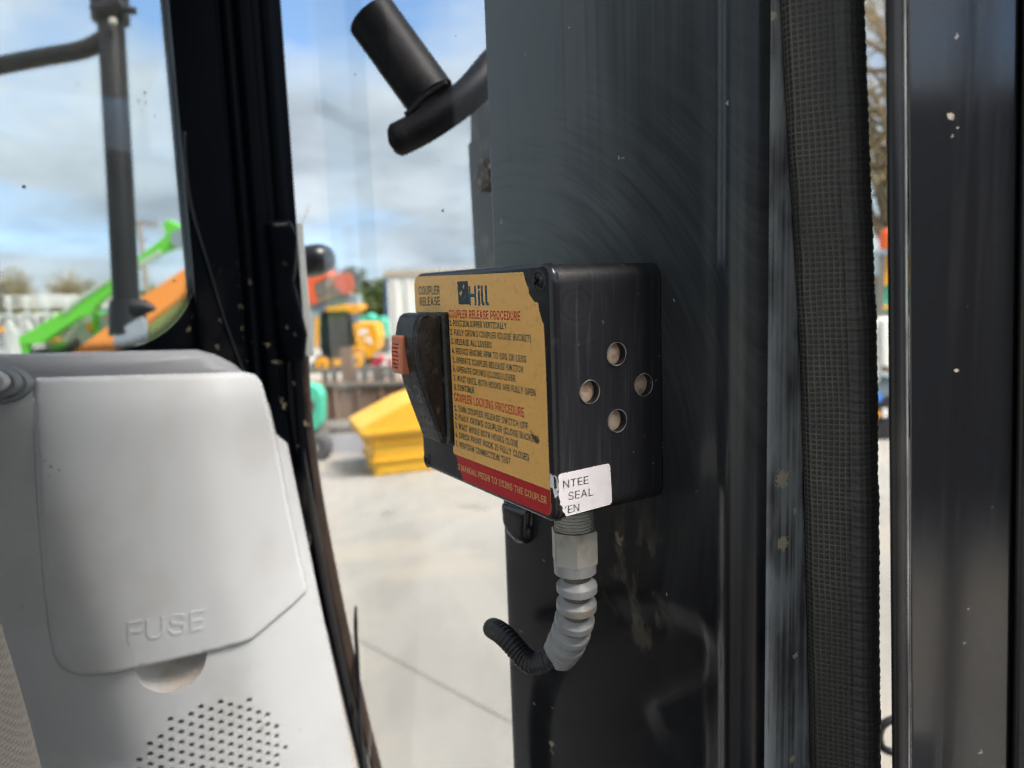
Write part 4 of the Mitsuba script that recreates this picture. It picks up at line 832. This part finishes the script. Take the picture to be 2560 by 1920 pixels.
# conveyors seen through the rear window
def boom(k, edge, Y, t, m_, label, belt=None, head=None):
    add(k + '__side_plate', vprism(edge, Y, .08), m_); add(k + '__side_plate', vprism(edge, Y + t, .08), m_)
    add(k + '__web', vprism(edge, Y + .3 * t, .3 * t), m_)
    if belt: add(k + '__belt', vprism(belt, Y - .03, t + .1), 'm_belt')
    tag(k, label, 'conveyor')
z1 = lambda x, y: (.2411 * x, 500 + .2411 * y); V1 = lambda pts: [z1(*p) for p in pts]
boom('green_conveyor', V1([(190, 1425), (640, 1160), (860, 985), (1060, 860), (1180, 770), (1420, 600), (1700, 385), (1720, 330), (1685, 245), (1730, 205), (1870, 275), (1900, 330), (1850, 480), (1640, 560), (1420, 690), (1180, 930), (1000, 1080), (930, 1190), (830, 1210), (640, 1330), (420, 1490), (200, 1500)]), 16.0, .9, 'm_green', 'bright green sloping conveyor boom with its head high beside the post',
     belt=V1([(640, 1150), (860, 970), (1060, 840), (1130, 800), (1140, 840), (880, 1010), (650, 1190)]))
add('green_conveyor__head_drum', fixwind(tube([aty(*z1(1860, 400), 15.9), aty(*z1(1860, 400), 15.9) + [0, 1.1, 0]], .20, 20)), 'm_greyblue', smooth=35)
add('green_conveyor__guard', vprism(V1([(1420, 650), (1640, 520), (1660, 560), (1430, 720)]), 15.9, .06), 'm_belt')
for u, v in ((60, 860), (150, 890), (240, 880)): p = aty(u, v, 16.3); add('green_conveyor__leg', box((p[0] - .08, p[1], 0), (p[0] + .08, p[1] + .16, p[2])), 'm_green')
boom('orange_conveyor', V1([(740, 1590), (900, 1470), (1150, 1290), (1180, 1210), (1500, 985), (1900, 720), (2300, 450), (2350, 700), (1900, 985), (1500, 1280), (1200, 1500), (1160, 1610)]), 12.0, .8, 'm_boom_orange', 'orange conveyor boom running up behind the foot of the handrail')
boom('pale_green_conveyor', V1([(1450, 1450), (1500, 1290), (1900, 985), (2300, 690), (2350, 1000), (1700, 1420), (1500, 1520)]), 12.6, .7, 'm_palegreen', 'pale green conveyor side below the orange boom')
for k, u, Yc in (('orange_conveyor', 270, 12.3), ('pale_green_conveyor', 400, 12.8)):
    p = aty(u, 860, Yc); add(k + '__leg', box((p[0] - .08, p[1], 0), (p[0] + .08, p[1] + .16, p[2])), 'm_steel')
k = 'screener_base'; Y = 17.5
r3 = np.random.default_rng(11)
add(k + '__engine_box', vprism(V1([(470, 1400), (640, 1330), (760, 1300), (880, 1480), (700, 1600), (470, 1600)]), Y, 1.4), 'm_steel')
add(k + '__chute', vprism(V1([(640, 1470), (830, 1220), (870, 1215), (860, 1250), (700, 1430)]), Y - .4, .4), 'm_white')
add(k + '__hopper', vprism(V1([(930, 1170), (1180, 1120), (1180, 1330), (960, 1380)]), Y + .2, 1.2), 'm_tealgrey')
for q, mm in (([(950, 1160), (1030, 1170), (1010, 1400), (960, 1390)], 'm_green'), ([(480, 1440), (580, 1440), (560, 1480), (470, 1480)], 'm_amber'), ([(1110, 1190), (1160, 1190), (1155, 1240), (1110, 1240)], 'm_screen_orange'), ([(800, 1370), (890, 1380), (880, 1420), (820, 1410)], 'm_amber'), ([(640, 1450), (720, 1370), (740, 1390), (660, 1480)], 'm_palegreen'), ([(760, 1300), (900, 1280), (940, 1450), (850, 1500)], 'm_belt'), ([(520, 1500), (620, 1490), (620, 1600), (520, 1600)], 'm_green'), ([(1030, 1200), (1100, 1180), (1100, 1330), (1040, 1350)], 'm_belt'), ([(890, 1280), (940, 1270), (930, 1370), (900, 1360)], 'm_amber')):
    add(k + '__panel', vprism(V1(q), Y - .3 - r3.random() * .1, .25, .01), mm)
add(k + '__track', vprism(V1([(380, 1560), (1180, 1480), (1200, 1750), (380, 1750)]), Y + .1, 1.0), 'm_tyre')
tag(k, 'grey and green screener engine deck under the green conveyor boom', 'screener')

# row of white masted trailers
for i, (u, h) in enumerate([(5, 0), (50, 0), (100, 0), (155, 0), (205, 0), (250, 0)]):
    k = 'mast_trailer' + ('' if i == 0 else f'_{i:03d}'); Y = 25 + .9 * i
    o = aty(u, 850, Y); b = np.array([o[0], Y, 0]); top = aty(u, 770, Y)[2]
    add(k + '__cabinet', placed(sideplate([(-.33, .35), (-.33, top - .75), (-.22, top - .3), (.16, top - .22), (.24, top - .75), (.22, .35)], 0, 1.2, .04), b, 0), 'm_trailer')
    for j in range(4): add(k + '__cabinet__vent', placed(box((-.2, -.012, 1.0 + .13 * j), (.1, -.001, 1.05 + .13 * j)), b, 0), 'm_steel')
    add(k + '__mast', placed(box((-.05, .5, top - .3), (.05, .6, top + .42)), b, 0), 'm_white')
    for j in range(3): add(k + '__bar', placed(box((-.1, .4, top + .02 + .16 * j), (1.9, .46, top + .08 + .16 * j)), b, -.06 + .02 * j), 'm_white')
    add(k + '__arch', placed(tube([[.30 + .28 * math.cos(t), -.02, top - .75 + .45 * math.sin(t)] for t in np.linspace(.2, 2.9, 14)], .045, 8), b, 0), 'm_steel')
    zr_ = aty(u, 823, Y)[2]; add(k + '__reflector', placed(tube([[0, -.05, zr_], [0, 0, zr_]], .12, 20), b, 0), 'm_amber')
    add(k + '__wheel', placed(fixwind(tube([[0, -.1, .33], [0, .1, .33]], .33, 20)), b, 0), 'm_tyre', smooth=35)
    lab_ = ['white masted trailer with an amber disc at the far left edge of the row'] + [f'white masted trailer, {w} from the left in its row' for w in ('second', 'third', 'fourth', 'fifth', 'sixth')]
    tag(k, lab_[i], 'trailer', 'white masted trailers in a row')

# telegraph pole
k = 'telegraph_pole'; Y = 45
p0, p1 = aty(377, 800, Y), aty(347, 553, Y); p00 = p0 + (p0 - p1) * (p0[2] / (p1[2] - p0[2]))
add(k + '__pole', tube([p00, p1], [.15, .10], 12), 'm_pole', smooth=True)
a_, b_ = aty(333, 556, Y), aty(392, 562, Y); add(k + '__crossarm', rod(a_, b_, .07, 6), 'm_pole')
for t in (.05, .45, .7, .95): p = a_ + (b_ - a_) * t; add(k + '__insulator', rod(p, p + [0, 0, .22], .07, 8), 'm_steel')
p = aty(352, 597, Y); add(k + '__bracket', rod(p, p + [.45, 0, -.12], .05, 6), 'm_steel')
tag(k, 'leaning wooden telegraph pole with a crossarm of insulators', 'telegraph pole')

# ------------------------------------------------------------------ trees
def tree(key, base, H, R, mcrown, label, cat='tree', trunk_r=.2, leaves=3000, size=.16, seed=1, crown_base=.35, flat=.8, twigs=70, leafshape=1.0):
    r = np.random.default_rng(seed); parts = []; tips = []
    top = np.array([base[0] + r.normal() * .03 * H, base[1], H * .62])
    tr = spline([base, base + np.array([r.normal() * .02 * H, 0, H * .22]), (base + top) / 2 + [r.normal() * .02 * H, 0, .06 * H], top], 14)
    parts.append(tube(tr, np.linspace(trunk_r, trunk_r * .4, 14), 9)); cz = H * (1 + crown_base) / 2; ch = H * (1 - crown_base) / 2
    for i in range(twigs):
        d = r.normal(size=3); d /= np.linalg.norm(d); rad = r.random() ** .4
        tip = np.array([base[0], base[1], cz]) + d * [R * rad, R * rad, ch * rad]
        s = tr[r.integers(5, 14)]; mid = (s + tip) / 2 + r.normal(size=3) * .06 * R + [0, 0, .05 * R]
        c = spline([s, mid, tip], 7); parts.append(tube(c, np.linspace(trunk_r * .26, trunk_r * .04, 7), 5, caps=False)); tips.append(c)
        for _ in range(3):
            q = c[r.integers(3, 7)]; e = q + r.normal(size=3) * R * .16; parts.append(tube(spline([q, (q + e) / 2 + r.normal(size=3) * .02 * R, e], 4), np.linspace(trunk_r * .08, trunk_r * .025, 4), 4, caps=False)); tips.append(np.linspace(q, e, 7))
    add(key + '__trunk', join(*parts), 'm_bark', smooth=40)
    tips = np.array(tips); k_ = len(tips); idx = r.integers(0, k_, leaves); w = 3 + 3 * r.random(leaves) ** .7; lo_ = np.floor(w).astype(int).clip(0, 5); f = (w - lo_)[:, None]
    c = tips[idx, lo_] * (1 - f) + tips[idx, lo_ + 1] * f + r.normal(size=(leaves, 3)) * R * .035 * leafshape
    n = r.normal(size=(leaves, 3)); n /= np.linalg.norm(n, axis=1, keepdims=True); u = np.cross(n, r.normal(size=(leaves, 3))); u /= np.linalg.norm(u, axis=1, keepdims=True); vv = np.cross(n, u); s = size * (.5 + r.random((leaves, 1)))
    V_ = np.stack([c - u * s, c + vv * s * .5, c + u * s, c - vv * s * .5], 1).reshape(-1, 3); i = np.arange(leaves)[:, None] * 4
    add(key + '__crown', mesh(V_, np.vstack([i + [0, 1, 2], i + [0, 2, 3]])), mcrown)
    labels[key] = {'label': label, 'category': cat}
def gtree(key, u, vtop, Y, wpx, **kw):
    b = aty(u, 760, Y); H = aty(u, vtop, Y)[2]; tree(key, np.array([b[0], Y, 0]), H, wpx / 2 * Y / FPX, **kw)
gtree('bare_tree', 43, 657, 70, 100, mcrown='m_bud', label='small round bare tree at the left edge above the white trailers', trunk_r=.22, leaves=4200, size=.085, twigs=130, seed=3, crown_base=.18)
def named(n, i): return n if i == 0 else f'{n}_{i:03d}'
gtree('bare_tree_001', 172, 664, 72, 128, mcrown='m_bud', label='wide bare tree between the edge tree and the handrail', trunk_r=.22, leaves=4200, size=.085, twigs=130, seed=5, crown_base=.18)
for i, (u, vt, Y, w, mm, lb) in enumerate([(925, 708, 50, 110, 'm_hedge', 'green bush growing between the orange screener and white cabin'), (1010, 700, 52, 90, 'm_hedge', 'green bush partly behind the white cabin'), (360, 712, 60, 90, 'm_hedge', 'green bush behind the telegraph pole'), (420, 715, 62, 80, 'm_hedge', 'green bush between the telegraph pole and corner post')]):
    gtree(named('bush', i), u, vt, Y, w, mcrown=mm, label=lb, cat='bush', trunk_r=.12, leaves=6000, size=.22, seed=20 + i, crown_base=.05, leafshape=2.0)
for i, (u, vt, Y, w, lb) in enumerate([(880, 664, 120, 90, 'hazy grey tree rising just right of the orange screener'), (1000, 668, 130, 120, 'hazy grey tree behind the white cabin'), (790, 690, 125, 110, 'hazy grey tree behind the orange screener'), (250, 705, 130, 150, 'hazy grey tree behind the green conveyor'), (-20, 720, 140, 150, 'hazy grey tree at the left edge behind the trailers')]):
    gtree(named('far_tree', i), u, vt, Y, w, mcrown='m_far', label=lb, trunk_r=.3, leaves=3500, size=.35, seed=40 + i, crown_base=.1, leafshape=2.0)
b = aty(2230, 700, 17.0)
tree('catkin_tree', np.array([b[0], 17.0, 0]), 11.0, 4.2, 'm_catkin', 'tall spring tree with yellow-brown twigs in the gap beside the door', trunk_r=.26, leaves=9000, size=.04, seed=77, crown_base=.22, twigs=120)
for i, x in enumerate((-130, -60, 20, 110)):
    m = trimesh.creation.icosphere(3, 1.0); m.vertices *= [55, 22, 7.5]; m.vertices += nnoise(m.vertices * .08 + i)[:, None] * [0, 0, 3]
    add(named('hill', i), mesh(m.vertices + [x, 260, -2], m.faces), 'm_far', smooth=True, label='low hazy green rise along the horizon', kind='structure')

# ------------------------------------------------------------------ white truck in the gap at the right
k = 'white_truck'; Y = 10.4
zg = lambda x, y: (2120 + .3614 * x, 550 + .3614 * y); VG = lambda pts: [zg(*p) for p in pts]
add(k + '__panel', vprism(VG([(172, 730), (225, 705), (236, 725), (240, 980), (215, 1120), (60, 1140), (60, 740)]), Y, 1.6, .03), 'm_white', smooth=30)
add(k + '__panel', vprism(VG([(244, 690), (600, 670), (600, 1010), (250, 1010)]), Y - .1, 1.7, .03), 'm_white', smooth=30)
add(k + '__sill', vprism(VG([(60, 1140), (280, 1130), (600, 1130), (600, 1380), (180, 1395), (60, 1395)]), Y + .05, 1.6), 'm_greyblue')
add(k + '__indicator', vprism(VG([(150, 1290), (190, 1295), (232, 1350), (190, 1385), (150, 1385)]), Y - .02, .08, .01), 'm_amber')
add(k + '__badge', vprism(VG([(190, 1195), (236, 1195), (236, 1255), (190, 1255)]), Y - .02, .06, .02), 'm_plateblue')
add(k + '__lamp', vprism(VG([(240, 1310), (280, 1300), (280, 1360), (240, 1370)]), Y - .03, .08, .02), 'm_white')
wx = aty(*zg(300, 1440), Y); add(k + '__wheel', fixwind(tube([wx, wx + [0, .3, 0]], [.46, .46], 28)), 'm_tyre', smooth=35)
add(k + '__band', vprism(VG([(60, 450), (600, 445), (600, 660), (60, 680)]), Y + .5, 1.0), 'm_teal')
add(k + '__band_stripe', vprism(VG([(60, 590), (600, 588), (600, 612), (60, 614)]), Y + .47, .04), 'm_amber')
add(k + '__mirror', vprism(VG([(130, 240), (218, 240), (215, 380), (150, 390), (120, 330)]), Y + .1, .12, .03), 'm_greyblue')
add(k + '__pillar', vprism(VG([(200, 380), (240, 250), (262, 250), (240, 650), (200, 680)]), Y + .2, .1), 'm_steel')
add(k + '__cab_side', vprism(VG([(238, 250), (600, 240), (600, 445), (232, 450)]), Y + .4, 1.1), 'm_yellow')
add(k + '__cab_base', vprism(VG([(60, 640), (600, 640), (600, 720), (60, 740)]), Y + .45, 1.1), 'm_steel')
add(k + '__roof', vprism(VG([(140, 215), (600, 190), (600, 242), (140, 242)]), Y + .3, 1.4), 'm_greyblue')
bp = aty(*zg(265, 200), Y + .6); add(k + '__beacon', fixwind(tube([bp, bp + [0, 0, .12], bp + [0, 0, .24], bp + [0, 0, .29]], [.10, .10, .095, .06], 20)), 'm_beacon', smooth=35)
tag(k, 'white works truck with an orange beacon seen in the gap beside the door', 'truck')
# workshop wall behind the photographer, mirrored in the door paint
k = 'workshop'
add(k + '__wall', box((-1, -7.4, 0), (22, -7, 3.9)), 'm_shed'); add(k + '__roof', box((-1.3, -9, 3.9), (22.3, -6.8, 4.05)), 'm_steel')
tag(k, 'dark grey workshop shed behind the camera', 'building')
